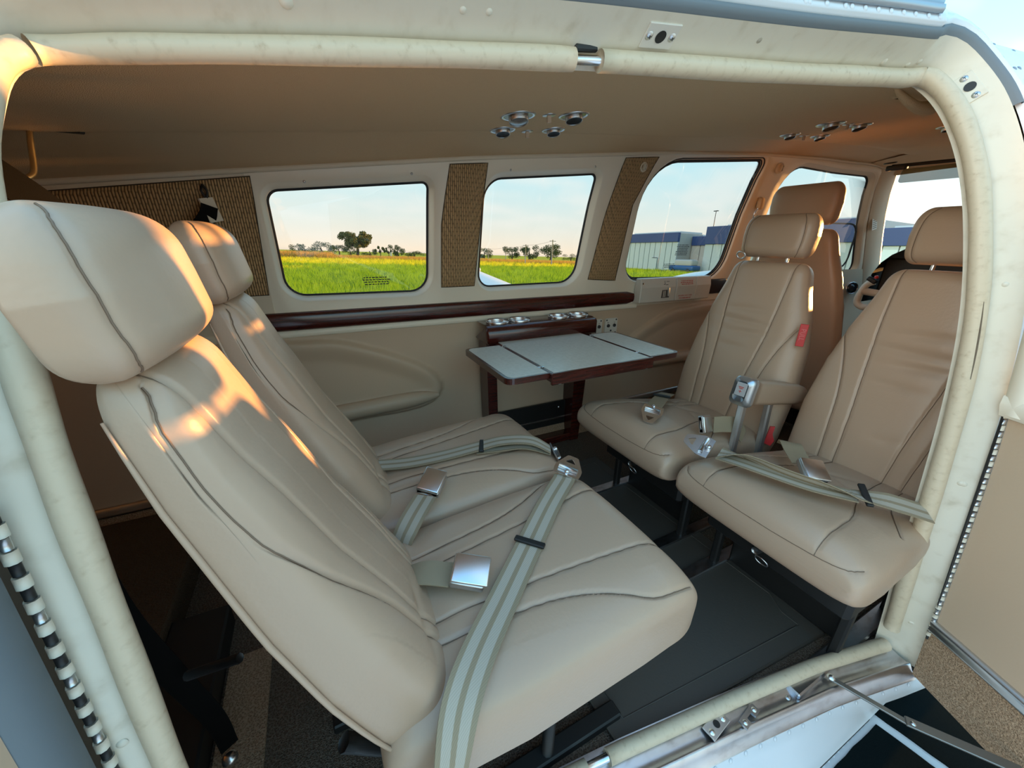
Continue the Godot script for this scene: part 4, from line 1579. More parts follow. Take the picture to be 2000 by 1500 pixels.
func build_sill(o: Node3D) -> void:
	var st := S()
	var rows: Array = []
	for i in 29:
		var x := lerpf(-0.2, 1.062, i / 28.0)
		rows.append(PackedVector3Array([sill_row(x, 0.012, -0.02), sill_row(x, 0.008, 0.010), sill_row(x, 0.005, 0.020), sill_row(x, 0.002, 0.034), sill_row(x, 0.006, 0.038), sill_row(x, 0.004, 0.041), sill_row(x, -0.006, 0.046), sill_row(x, -0.022, 0.056), sill_row(x, -0.024, 0.058)]))
	grid(st, rows)
	var plate := put("sill_plate", st, M.alum, o)
	for q in [[0.745, 0.024]]:
		st = S()
		dome(st, sill_row(q[0], 0.004, q[1]), V(0, 1, 0.1), 0.0055)
		put("screw", st, M.metal, plate)
	for k in 2:
		var pd := thing("sill_roll", ["worn cream leather padded roll along the door sill, front piece", "short end of padded roll on the door sill beside the metal rod"][k], "padding", Vector3.ZERO, "padded sill rolls")
		st = S()
		var pts: Array = []
		for i in 25:
			var x: float = lerpf([0.342, -0.16][k], [1.048, 0.300][k], i / 24.0)
			pts.append(sill_row(x, 0.020, 0.0))
		tube(st, pts, 0.0135, 16)
		put("roll", st, M.pad, pd)
	var rod := thing("core_rod", "short bright metal rod in the gap between the sill rolls", "rod")
	st = S()
	tube(st, [sill_row(0.28, 0.020, 0), sill_row(0.36, 0.020, 0)], 0.007, 12)
	put("tube", st, M.chrome, rod)
	# latch plates on the sill
	var p := thing("strike_plate", "grey steel strike plate with two screws and a hole on the sill", "latch plate", Vector3.ZERO, "door latch plates")
	var xf := look(sill_row(0.565, 0.0125, 0.020), V(0, 1, 0.12), V(-0.15, 0, -1))
	st = S()
	cbox(st, xf, V(0.056, 0.026, 0.004), 0.001)
	put("plate", st, M.metal, p)
	st = S()
	lathe(st, [[0.0, 0.0008], [0.0065, 0.0008]], stand(xf * V(0, 0, 0.002), V(0, 1, 0.12)), 16)
	put("latch_hole", st, M.black, p)
	for s in [-1.0, 1.0]:
		st = S()
		dome(st, xf * V(s * 0.019, -0.002, 0.002), V(0, 1, 0.12), 0.006)
		put("screw", st, M.chrome, p)
	p = thing("strike_plate", "small bright bracket with a notch and two screws on the sill", "latch plate", Vector3.ZERO, "door latch plates")
	xf = look(sill_row(0.635, 0.0125, 0.030), V(0, 1, 0.12), V(-0.17, 0, -1))
	st = S()
	extrude(st, PackedVector2Array([Vector2(-0.026, -0.008), Vector2(-0.009, -0.008), Vector2(-0.008, 0.001), Vector2(0.008, 0.001), Vector2(0.009, -0.008), Vector2(0.026, -0.008), Vector2(0.026, 0.009), Vector2(-0.026, 0.009)]), 0.005, xf)
	put("bracket", st, M.metal, p)
	for s in [-1.0, 1.0]:
		st = S()
		dome(st, xf * V(s * 0.018, 0, 0.0025), V(0, 1, 0.12), 0.005)
		put("screw", st, M.chrome, p)

func skin_profile(x: float) -> PackedVector3Array:
	var out := PackedVector3Array()
	var lift := tab([[-1.5, -0.30], [-0.2, -0.155], [0.3, -0.085], [1.05, 0.0], [1.8, 0.055], [2.4, 0.06], [3.3, -0.1]], x)
	var zz := tab([[-1.5, -0.22], [-0.2, -0.10], [0.37, -0.075], [1.05, 0.0], [1.9, 0.03], [3.3, -0.06]], x)
	for p in [[-0.15, 0.735], [0.0, 0.742], [0.2, 0.738], [0.4, 0.722], [0.6, 0.700], [0.78, 0.668], [0.9, 0.640], [1.0, 0.600], [1.08, 0.560], [1.14, 0.520], [1.20, 0.462], [1.25, 0.385], [1.285, 0.29], [1.305, 0.18], [1.315, 0.05], [1.31, -0.1], [1.29, -0.25], [1.24, -0.38]]:
		var f := clampf((p[0] - 0.3) / 0.9, 0.0, 1.0)
		var k := clampf((p[1] + 0.1) / 0.5, 0.0, 1.0)
		out.append(V(x, p[0] + lift * f, p[1] + zz * k))
	return out

func build_right_skin() -> void:
	var o := struct("wall_right")
	var st := S()
	var rows: Array = []
	for i in 23:
		rows.append(skin_profile(lerpf(1.085, 2.5, i / 22.0)))
	grid(st, rows)
	var front := put("front_skin", st, M.skin, o)
	st = S()
	rows = []
	for i in 13:
		rows.append(skin_profile(lerpf(-1.5, -0.245, i / 12.0)))
	grid(st, rows)
	put("rear_skin", st, M.skin, o)
	# roof over the doorway, from the gutter to the far wall
	st = S()
	rows = []
	var path := door_path()
	var fr := door_frames(path)
	for i in 27:
		var x := lerpf(-0.225, 1.085, i / 26.0)
		var e := V(x, 0.0, 0.0)
		for k in range(8 * 6, 16 * 6):
			if path[k].x <= clampf(x, -0.14, 1.0):
				e = fr[k][0] + fr[k][1] * 0.074 + fr[k][2] * 0.050
		e.x = x
		var row := PackedVector3Array([e])
		var pr := skin_profile(x)
		for k in range(11, pr.size()):
			row.append(V(x, maxf(pr[k].y, e.y + 0.01 * (k - 10)), minf(pr[k].z, e.z - 0.03 * (k - 10))))
		rows.append(row)
	grid(st, rows)
	put("roof_skin", st, M.skin, o)
	# inner lining of the near wall ahead of and behind the doorway
	st = S()
	rows = []
	for i in 13:
		var r := PackedVector3Array()
		for p in skin_profile(lerpf(1.10, 3.2, i / 12.0)):
			r.append(p - V(0, 0.025 * clampf((p.y - 0.9) / 0.2, 0, 1), 0.05 * clampf((p.z - 0.1) / 0.3, 0.0, 1.0)))
		rows.append(r.slice(0, 12))
	grid(st, rows)
	put("front_lining", st, M.leather_wall, o)
	st = S()
	rows = []
	for i in 9:
		var r := PackedVector3Array()
		for p in skin_profile(lerpf(-1.45, -0.26, i / 8.0)):
			r.append(p - V(0, 0.02, 0.175 * clampf((p.z - 0.2) / 0.3, 0.0, 1.0)))
		rows.append(r.slice(0, 12))
	grid(st, rows)
	put("rear_lining", st, M.vinyl, o)
	# underside
	st = S()
	box(st, V(0.9, -0.08, 0.08), V(4.8, 0.05, 1.16), 0.004)
	put("belly_skin", st, M.skin, o)
	# rivet rows on the skin ahead of the door and a panel joint
	var pts: Array = []
	for i in 22:
		var pr := skin_profile(1.118)
		var f := 6.0 + i * 0.36
		var k := int(f)
		pts.append(pr[k].lerp(pr[k + 1], f - k))
	for i in 14:
		var pr := skin_profile(1.145 + i * 0.055)
		pts.append(pr[9].lerp(pr[10], 0.3))
		pts.append(pr[11].lerp(pr[12], 0.2))
	for i in 16:
		var pr := skin_profile(1.30)
		var f := 7.0 + i * 0.42
		var k := int(f)
		pts.append(pr[k].lerp(pr[k + 1], f - k))
	for p in pts:
		st = S()
		dome(st, p, V(0, clampf((p.y - 0.8) * 1.6, 0, 1), 1.0 - clampf((p.y - 0.9) * 1.2, 0, 0.7)), 0.0045, 0.4)
		put("rivet", st, mat(lin(0.25, 0.30, 0.36), 0.4, 0.4) if p == pts[0] else front.get_child(0).material_override if front.get_child_count() else M.skin, front)

# ------------------------------------------------------------------ things on the wall
func build_wall_things() -> void:
	# woven panels between the windows
	for q in [
		[[[-1.0, 0.70], [-1.0, 0.90], [-0.105, 1.026], [-0.122, 0.712]], "wide ribbed woven panel on the far wall behind the rear seats", "woven_panel"],
		[[[0.414, 0.712], [0.415, 0.92], [0.441, 1.096], [0.569, 1.109], [0.557, 0.94], [0.541, 0.712]], "narrow ribbed woven panel on the pillar between the two small side windows", "woven_panel"],
		[[[1.066, 0.718], [1.092, 0.95], [1.128, 1.170], [1.290, 1.186], [1.228, 1.016], [1.219, 0.708]], "narrow ribbed woven panel on the pillar next to the large exit window", "woven_panel"]]:
		var o := thing(q[2], q[1], "panel", Vector3.ZERO, "woven panels between the windows")
		var poly := PackedVector2Array()
		var sm: Array = []
		for p in q[0]:
			poly.append(Vector2(p[0], p[1]))
		var st := S()
		var rows: Array = []
		var left: Array = []
		var right: Array = []
		var half := poly.size() / 2
		for i in half:
			left.append([poly[i].y, poly[i].x])
		for i in range(half, poly.size()):
			right.insert(0, [poly[i].y, poly[i].x])
		for j in 25:
			var t := j / 24.0
			var row := PackedVector3Array()
			var yl := lerpf(left[0][0], left[left.size() - 1][0], t)
			var yr := lerpf(right[0][0], right[right.size() - 1][0], t)
			for i in 13:
				var s := i / 12.0
				var x := lerpf(tab(left, yl), tab(right, yr), s)
				row.append(onwall(x, lerpf(yl, yr, s), 0.001 + (0.014 * (1.0 - pow(2.0 * s - 1.0, 2.0)) if poly.size() > 4 else 0.016 * (1.0 - pow(clampf((s - 0.72) / 0.28, 0.0, 1.0), 2.0)) * minf(1.0, s * 8.0)) * pow(sin(PI * t), 0.2)))
			rows.append(row)
		grid(st, rows)
		put("cloth", st, M.weave, o)
		st = S()
		var ring := PackedVector3Array()
		for i in poly.size():
			for k in 6:
				var p := poly[i].lerp(poly[(i + 1) % poly.size()], k / 6.0)
				ring.append(onwall(p.x, p.y, 0.002))
		tube(st, ring, 0.0012, 6, 1.0, true)
		put("edge_binding", st, mat(lin(0.05, 0.035, 0.02), 0.7), o)
	# round coat knobs
	for q in [[1.222, 1.148, 0.018, "round tan coat hook knob at the top of the woven pillar panel"], [2.05, 1.205, 0.022, "round tan coat hook knob above the cockpit side window pillar"]]:
		var o := thing("coat_hook", q[3], "hook")
		var xf := stand(onwall(q[0], q[1], 0.003), V(0, -0.2, 1))
		var st := S()
		lathe(st, [[0.0, 0.006], [q[2] * 0.5, 0.006], [q[2] * 0.8, 0.012], [q[2], 0.008], [q[2] * 1.05, 0.0]], xf, 20)
		put("dish", st, M.vinyl, o)
		st = S()
		rbox(st, xf * Transform3D(Basis(), V(0, 0.010, 0)), V(q[2] * 0.6, 0.02, q[2] * 1.3), 0.004, 3)
		put("peg", st, M.vinyl, o)
	# shoulder belt guide beside the front window post
	var g := thing("belt_guide", "tan shoulder belt guide on the pillar above the far aft facing headrest", "belt guide")
	var st := S()
	rbox(st, look(onwall(2.03, 1.055, 0.012), V(0.3, 0, 1)), V(0.05, 0.055, 0.026), 0.012, 4)
	put("cover", st, M.suede, g)
	st = S()
	tube(st, smooth([onwall(2.0, 1.03, 0.03), onwall(1.985, 1.005, 0.035), onwall(2.0, 0.985, 0.03), onwall(2.03, 1.0, 0.025)], 5), 0.004, 8)
	put("loop", st, M.chrome, g)
	# harness strap hanging at the rear panel
	var hz := thing("harness_strap", "black shoulder strap with cream end clipped to the woven rear panel", "strap")
	st = S()
	tube(st, smooth([onwall(-0.212, 1.00, 0.015), onwall(-0.205, 0.985, 0.02), onwall(-0.21, 0.968, 0.022), onwall(-0.217, 0.985, 0.02)], 5), 0.003, 8, 1.0, true)
	put("snap_hook", st, M.black, hz)
	st = S()
	ribbon(st, smooth([onwall(-0.212, 0.968, 0.024), onwall(-0.205, 0.935, 0.028), onwall(-0.200, 0.912, 0.030)], 4), PackedVector3Array([V(0.7, 0, 0.7), V(0.7, 0, 0.7), V(0.7, 0, 0.7), V(0.7, 0, 0.7), V(0.7, 0, 0.7), V(0.7, 0, 0.7), V(0.7, 0, 0.7), V(0.7, 0, 0.7), V(0.7, 0, 0.7)]), 0.036, 0.006)
	put("end_fitting", st, M.cream, hz)
	belt(hz, [onwall(-0.205, 0.950, 0.036), onwall(-0.214, 0.925, 0.042), onwall(-0.236, 0.895, 0.055), onwall(-0.275, 0.855, 0.075), onwall(-0.33, 0.80, 0.1), onwall(-0.36, 0.70, 0.12)], [V(0.7, 0.2, 0.7), V(0.7, 0.2, 0.7), V(0.7, 0.3, 0.7), V(0.6, 0.3, 0.7), V(0.5, 0.3, 0.7), V(0.5, 0.3, 0.7)], M.strap, 0.04)
	# emergency exit latch box
	var e := thing("exit_latch", "white plastic emergency exit latch box with red lettering under the large side window", "latch")
	var bx := func(x0: float, x1: float) -> SurfaceTool:
		var s := S()
		s.set_smooth_group(-1)
		var rows: Array = []
		for x in [x0, x0 + 0.003, x1 - 0.003, x1]:
			var ins: float = 0.003 if x == x0 or x == x1 else 0.0
			var row := PackedVector3Array()
			for p in [[0.603, 0.0], [0.603 + ins, 0.040 - ins], [0.606 + ins, 0.044 - ins], [0.672, 0.044 - ins], [0.710 - ins, 0.030 - ins], [0.714 - ins, 0.026 - ins], [0.714 - ins, 0.0]]:
				row.append(onwall(x, p[0], 0.004 + p[1]))
			rows.append(row)
		grid(s, rows)
		fan(s, rows[0])
		fan(s, rows[3])
		return s
	var body := put("latch_cover", bx.call(1.345, 1.572), M.plastic, e)
	var lab := put("label_cover", bx.call(1.576, 1.712), M.plastic, e)
	put("end_cover", bx.call(1.714, 1.822), M.plastic, e)
	st = S()
	var fx := look(onwall(1.506, 0.640, 0.0485), V(0, 0, 1))
	cbox(st, fx, V(0.052, 0.038, 0.003), 0.0008)
	put("slot_plate", st, mat(lin(0.12, 0.11, 0.10), 0.5), body)
	st = S()
	for dx in [-0.014, -0.004]:
		cbox(st, fx * Transform3D(Basis(), V(dx, 0, 0.0015)), V(0.004, 0.030, 0.002), 0.0005)
	put("slot_bar", st, M.plastic, body)
	st = S()
	rbox(st, fx * Transform3D(Basis(V(1, 0, 0), -0.12), V(0.013, 0.010, 0.006)), V(0.010, 0.042, 0.009), 0.004, 4)
	put("lever", st, mat(lin(0.5, 0.47, 0.42), 0.35), body)
	st = S()
	var top := look(onwall(1.50, 0.694, 0.0395), V(0, 0.35, 1).normalized())
	for q in [[0.028, 0.010, 0.024, 0.0025], [0.030, 0.003, 0.020, 0.002], [0.010, 0.0, 0.0025, 0.022], [0.006, -0.010, 0.010, 0.0025], [0.022, -0.012, 0.016, 0.0025]]:
		cbox(st, top * Transform3D(Basis(), V(q[0] - 0.015, q[1], 0.001)), V(q[2], q[3], 0.0006), 0.0002)
	put("arrow_print", st, M.ink, body)
	st = S()
	lathe(st, [[0.0, 0.002], [0.004, 0.0015], [0.0045, 0.0]], stand(onwall(1.358, 0.692, 0.040), V(0, 0.35, 1)), 10)
	put("screw", st, M.black, body)
	var lines := [["EMERGENCY EXIT", 0.662, 0.0068], ["PULL COVER", 0.648, 0.0052], ["ROTATE HANDLE UP", 0.637, 0.0052], ["BREAKING SAFETY WIRE", 0.626, 0.0052], ["PUSH WINDOW OUT", 0.614, 0.0052]]
	for l in lines:
		text("lettering", l[0], l[2] * 1.25, M.red_ink, lab, look(onwall(1.644, l[1], 0.0485), V(0, 0, 1)))
	st = S()
	var lt := look(onwall(1.644, 0.692, 0.041), V(0, 0.35, 1).normalized())
	for row in 4:
		var x := -0.045 + 0.006 * (row % 2)
		rng.seed = 70 + row
		while x < 0.042:
			var ln := rng.randf_range(0.006, 0.016)
			cbox(st, lt * Transform3D(Basis(), V(x + ln / 2, 0.012 - row * 0.008, 0.0008)), V(ln, 0.0034, 0.0006), 0.0002)
			x += ln + 0.003
	put("small_print", st, M.red_ink, lab)
	# dark ashtray recess ahead of the latch
	var ash := thing("ashtray", "dark rectangular ashtray recess in the white sill ahead of the latch box", "ashtray")
	st = S()
	rbox(st, look(onwall(1.93, 0.655, 0.004), V(0, 0, 1)), V(0.13, 0.075, 0.016), 0.006, 3)
	put("door", st, mat(lin(0.03, 0.015, 0.012), 0.4), ash)
	# headset jack plates
	for q in [[1.222, "white jack plate with two sockets and four screws beside the cup holder bar"], [1.132, "white jack plate half hidden behind the cup holder bar"]]:
		var o := thing("jack_plate", q[1], "socket plate", Vector3.ZERO, "headset jack plates")
		var xf := look(onwall(q[0], 0.500, 0.006), V(0, 0, 1))
		st = S()
		extrude(st, rrect(0.072, 0.076, 0.008), 0.006, xf)
		put("plate", st, M.plastic, o)
		for s in [-1.0, 1.0]:
			st = S()
			lathe(st, [[0.0, 0.003], [0.004, 0.003], [0.0045, 0.005], [0.0075, 0.005], [0.008, 0.0]], stand(xf * V(s * 0.018, 0.004, 0.003), V(0, 0, 1)), 16)
			put("socket", st, mat(lin(0.06, 0.06, 0.06), 0.3, 0.7), o)
			for s2 in [-1.0, 1.0]:
				st = S()
				dome(st, xf * V(s * 0.028, s2 * 0.030, 0.003), V(0, 0, 1), 0.0042)
				put("screw", st, mat(lin(0.08, 0.08, 0.08), 0.35, 0.8), o)
		st = S()
		lathe(st, [[0.0, 0.003], [0.003, 0.003], [0.0045, 0.0]], stand(xf * V(0.0, -0.020, 0.003), V(0, 0, 1)), 12)
		for w in [[-0.020, 0.018, 0.010], [0.018, 0.018, 0.006], [-0.004, -0.031, 0.022]]:
			cbox(st, xf * Transform3D(Basis(), V(w[0], w[1], 0.0034)), V(w[2], 0.0022, 0.0006), 0.0002)
		put("marking", st, M.ink, o)

func build_table() -> void:
	var o := thing("folding_table", "mahogany side cabinet with a pull out grey topped table and two folding leaves", "table")
	# cabinet: bar with rounded front that holds the cups
	var st := S()
	var rows: Array = []
	var prof: Array = []
	for p in [[0.510, -0.545], [0.510, -0.428], [0.516, -0.421], [0.548, -0.420], [0.562, -0.424], [0.573, -0.434], [0.578, -0.450]]:
		prof.append(p)
	for x in [0.542, 0.548, 1.034, 1.040]:
		var ins := 0.006 if x == 0.542 or x == 1.040 else 0.0
		var row := PackedVector3Array()
		for p in prof:
			row.append(V(x, clampf(p[0], 0.510 + ins, 0.578 - ins), minf(p[1], -0.420 - ins)))
		rows.append(row)
	st.set_smooth_group(0)
	grid(st, rows)
	fan(st, rows[0])
	fan(st, rows[3])
	var cups := [0.613, 0.708, 0.892, 0.990]
	var cuts := [0.548, 0.6605, 0.80, 0.941, 1.034]
	for k in 4:
		var loop := PackedVector2Array()
		for j in 32:
			loop.append(Vector2(cups[k] + 0.038 * cos(TAU * j / 32.0), -0.494 + 0.038 * sin(TAU * j / 32.0)))
		var outer := outward(loop, [Vector2(cuts[k], -0.545), Vector2(cuts[k + 1], -0.545), Vector2(cuts[k + 1], -0.450), Vector2(cuts[k], -0.450)])
		var ra := PackedVector3Array()
		var rb := PackedVector3Array()
		for j in 32:
			ra.append(V(outer[j].x, 0.578, outer[j].y))
			rb.append(V(loop[j].x, 0.578, loop[j].y))
		grid(st, [ra, rb], true)
	put("cup_bar", st, M.wood, o)
	for q in [[0.548, 0.588, 0.560, 0.600], [0.962, 1.038, 0.965, 1.010]]:
		st = S()
		var poly := PackedVector2Array([Vector2(q[2], 0.0), Vector2(q[3], 0.0), Vector2(q[1], 0.51), Vector2(q[0], 0.51)])
		extrude(st, poly, 0.075, Transform3D(Basis(), V(0, 0, -0.490)))
		put("leg", st, M.wood, o)
	st = S()
	box(st, V(0.785, 0.020, -0.490), V(0.38, 0.036, 0.07), 0.003)
	put("foot_board", st, M.wood, o)
	st = S()
	box(st, V(0.785, 0.11, -0.514), V(0.38, 0.15, 0.012), 0.002)
	put("storage_pocket", st, M.black, o)
	st = S()
	dome(st, V(0.93, 0.155, -0.507), V(0, 0, 1), 0.006)
	put("snap", st, M.chrome, o)
	for q in [[0.613, -0.494], [0.708, -0.494], [0.892, -0.494], [0.990, -0.494]]:
		st = S()
		var xf := Transform3D(Basis(), V(q[0], 0.578, q[1]))
		lathe(st, [[0.0, -0.055], [0.034, -0.055], [0.037, -0.050], [0.0385, 0.002], [0.0395, 0.006], [0.042, 0.0085], [0.0445, 0.006], [0.044, 0.001]], xf, 32)
		put("cup_holder", st, M.chrome, o)
	# sliding centre leaf
	st = S()
	box(st, V(0.769, 0.504, -0.240), V(0.392, 0.028, 0.402), 0.003)
	box(st, V(0.769, 0.502, -0.034), V(0.396, 0.036, 0.010), 0.003)
	put("centre_leaf", st, M.wood, o)
	st = S()
	box(st, V(0.769, 0.5186, -0.240), V(0.372, 0.002, 0.396), 0.0008)
	put("laminate", st, M.laminate, o.get_child(o.get_child_count() - 1))
	for s in [-1.0, 1.0]:
		var cx: float = 0.769 + s * 0.2655
		var poly := PackedVector2Array()
		for p in rrect(0.136, 0.345, 0.022, 5):
			var q := p
			if (p.x > 0.0) == (s < 0.0):
				q = Vector2(signf(p.x) * 0.068, signf(p.y) * 0.1725)
			poly.append(q)
		var clean := PackedVector2Array()
		for p in poly:
			if clean.is_empty() or clean[clean.size() - 1].distance_to(p) > 0.0005:
				clean.append(p)
		var fx := Transform3D(Basis(V(1, 0, 0), V(0, 0, 1), V(0, -1, 0)), V(cx, 0.510, -0.216))
		st = S()
		extrude(st, clean, 0.018, fx)
		var leaf := put("side_leaf", st, M.wood, o)
		st = S()
		var inl := PackedVector2Array()
		for p in clean:
			inl.append(Vector2(p.x * 0.90 - s * 0.003, p.y * 0.955))
		extrude(st, inl, 0.002, Transform3D(fx.basis, V(cx, 0.5186, -0.216)))
		put("laminate", st, M.laminate, leaf)
		for z in [-0.36, -0.10]:
			st = S()
			box(st, V(0.769 + s * 0.194, 0.5195, z), V(0.022, 0.0022, 0.010), 0.0005)
			tube(st, [V(0.769 + s * 0.194, 0.5205, z - 0.007), V(0.769 + s * 0.194, 0.5205, z + 0.007)], 0.0022, 8)
			put("hinge", st, M.chrome, leaf)
	st = S()
	box(st, V(0.60, 0.488, -0.20), V(0.012, 0.010, 0.34), 0.002)
	box(st, V(0.94, 0.488, -0.20), V(0.012, 0.010, 0.34), 0.002)
	put("slide_rail", st, M.metal, o)

# ------------------------------------------------------------------ cockpit, open doors, wing root
func build_cockpit() -> void:
	var o := struct("window_5", "bright windshield with a post at its left edge beyond the seats", "windshield")
	# left post, top bow and the panes of the windshield
	var base := V(3.10, 0.90, -0.38)
	var head := V(2.86, 1.205, -0.335)
	var glass_rows: Array = []
	var rows: Array = []
	for j in 9:
		var t := j / 8.0
		var row := PackedVector3Array()
		for i in 21:
			var s := i / 20.0
			var a := V(3.27, 0.84, -0.44).lerp(V(2.98, 1.250, -0.372), t)
			var b := V(3.27, 0.84, 0.62).lerp(V(2.98, 1.250, 0.46), t)
			var p := a.lerp(b, s)
			var bulge := 0.22 * (1.0 - pow(2.0 * s - 1.0, 2.0))
			p.x += bulge * (1.0 - 0.35 * t)
			p.y += 0.03 * t * (1.0 - pow(2.0 * s - 1.0, 2.0))
			row.append(p)
		rows.append(row)
	var st := S()
	grid(st, rows)
	put("pane", st, M.windscreen, o)
	st = S()
	tube(st, [rows[0][10], rows[4][10], rows[8][10]], 0.012, 8)
	put("centre_post", st, M.vinyl, o)
	st = S()
	var hd: Array = []
	for i in 21:
		hd.append(rows[8][i] + V(-0.01, 0.0, 0))
	tube(st, hd, 0.022, 10)
	put("top_bow", st, M.suede, o)
	st = S()
	var post: Array = []
	for j in 9:
		post.append(rows[j][0])
	var pr: Array = []
	for k in 7:
		var y := lerpf(0.60, 1.26, k / 6.0)
		var x0 := lerpf(3.27, 2.862, (y - 0.60) / 0.66)
		var x1 := lerpf(3.43, 2.99, (y - 0.60) / 0.66)
		pr.append(PackedVector3Array([onwall(x0, y, 0.002), onwall(lerpf(x0, x1, 0.15), y, 0.012), onwall(lerpf(x0, x1, 0.85), y, 0.016), onwall(x1, y, 0.008), onwall(x1 + 0.01, y, -0.03), onwall(x0, y, -0.03)]))
	grid(st, pr)
	put("side_post", st, M.vinyl, o)
	# roof lining closing forward to the windshield bow
	st = S()
	var fr: Array = []
	for i in 5:
		var t := i / 4.0
		var row := PackedVector3Array()
		for k in 11:
			var s := k / 10.0
			var a := V(2.75, tab(CEIL, 2.75) + 0.01, lerpf(-0.45, 0.5, s))
			a.y -= 0.045 * pow(2.0 * s - 1.0, 4.0)
			row.append(a.lerp(rows[8][k * 2], t))
		fr.append(row)
	grid(st, fr)
	put("front_headliner", st, M.suede, o)
	st = S()
	fr = []
	for i in 5:
		var row := PackedVector3Array()
		for k in 11:
			row.append((V(2.49, 1.325, lerpf(-0.44, 0.5, k / 10.0))).lerp(rows[8][k * 2] + V(0, 0.03, 0), i / 4.0))
		fr.append(row)
	grid(st, fr)
	put("front_roof_skin", st, M.skin, o)
	# sun visor with its rod
	var v := thing("sun_visor", "tinted olive sun visor hanging from a black rod at the windshield top", "sun visor")
	st = S()
	tube(st, [V(2.50, 1.215, -0.185), V(2.50, 1.206, 0.20)], 0.007, 10)
	put("rod", st, M.black, v)
	st = S()
	rbox(st, Transform3D(Basis(V(0, 0, 1), 0.1), V(2.50, 1.207, -0.165)), V(0.03, 0.022, 0.075), 0.006, 3)
	lathe(st, [[0.0, 0.004], [0.024, 0.004], [0.024, 0.0]], stand(V(2.50, 1.232, -0.195), V(0.2, -1, 0)), 18)
	put("clamp", st, M.black, v)
	st = S()
	extrude(st, rrect(0.40, 0.058, 0.012), 0.004, look(V(2.505, 1.170, 0.055), V(-1, 0.1, 0)))
	put("shade", st, M.visor, v)
	# glareshield and panel
	var g := thing("instrument_panel", "black rounded glareshield and panel ahead of the cockpit seats", "panel")
	st = S()
	rows = []
	for i in 17:
		var th := PI * i / 16.0
		rows.append(PackedVector3Array([V(2.92, 0.55 + 0.36 * pow(sin(th), 0.5), 0.12 - 0.42 * cos(th)), V(3.07, 0.55 + 0.375 * pow(sin(th), 0.5), 0.12 - 0.43 * cos(th)), V(3.27, 0.55 + 0.32 * pow(sin(th), 0.5), 0.12 - 0.45 * cos(th))]))
	grid(st, rows)
	put("glareshield", st, M.black, g)
	st = S()
	box(st, V(3.02, 0.45, 0.12), V(0.04, 0.70, 0.80), 0.01)
	put("panel_face", st, mat(lin(0.03, 0.028, 0.025), 0.6), g)
	var y := thing("control_yoke", "cream control yoke with a red button showing between the two aft facing seats", "yoke")
	st = S()
	tube(st, smooth([V(2.6, 0.565, -0.12), V(2.6, 0.560, -0.165), V(2.6, 0.585, -0.192), V(2.6, 0.63, -0.188), V(2.6, 0.675, -0.172), V(2.6, 0.692, -0.145)], 6), 0.016, 12)
	tube(st, [V(2.6, 0.64, -0.18), V(2.6, 0.63, -0.05), V(2.6, 0.60, 0.02)], 0.018, 12)
	put("grip", st, M.cream, y)
	st = S()
	rbox(st, Transform3D(Basis(V(1, 0, 0), 0.5), V(2.585, 0.700, -0.150)), V(0.03, 0.022, 0.045), 0.006, 3)
	put("switch_pad", st, M.black, y)
	st = S()
	lathe(st, [[0.0, 0.012], [0.008, 0.010], [0.009, 0.0]], stand(V(2.58, 0.712, -0.135), V(-0.4, 1, 0)), 12)
	put("button", st, M.red, y)
	st = S()
	tube(st, [V(2.6, 0.60, -0.02), V(2.9, 0.60, -0.02)], 0.014, 10)
	put("column", st, M.black, y)
	var d := thing("side_gauge", "round chrome rimmed air outlet on the cockpit side wall", "vent")
	var gx := stand(V(3.14, 0.602, -0.462), V(-0.5, 0.1, 1))
	st = S()
	lathe(st, [[0.0, 0.012], [0.032, 0.012], [0.034, 0.0]], gx, 24)
	put("face", st, mat(lin(0.06, 0.07, 0.08), 0.15, 0.5), d)
	st = S()
	lathe(st, [[0.033, 0.010], [0.036, 0.016], [0.040, 0.010], [0.040, 0.0]], gx, 24)
	put("rim", st, M.chrome, d)
	# small vent window frame in the pilot window
	var w := thing("storm_window", "black outlined small storm window inside the cockpit side window", "window frame")
	st = S()
	var loop: Array = []
	for p in rrect(0.34, 0.26, 0.07, 4):
		loop.append(onwall(2.86 + p.x + p.y * -0.25, 0.855 + p.y, -0.022))
	tube(st, loop, 0.005, 6, 1.0, true)
	put("frame", st, M.dark_rubber, w)
	var tagm := thing("placard", "small metal placard with fine lines on the windshield side post", "placard")
	var px := look(onwall(3.06, 0.990, 0.019), V(-0.1, 0.1, 1)) * Transform3D(Basis(V(0, 0, 1), 0.25), Vector3.ZERO)
	st = S()
	cbox(st, px, V(0.045, 0.075, 0.0012), 0.0004)
	put("plate", st, M.plastic, tagm)
	st = S()
	for i in 6:
		cbox(st, px * Transform3D(Basis(), V(0, 0.028 - i * 0.011, 0.001)), V(0.034, 0.005, 0.0005), 0.0001)
	put("print", st, mat(lin(0.25, 0.2, 0.15), 0.6), tagm)

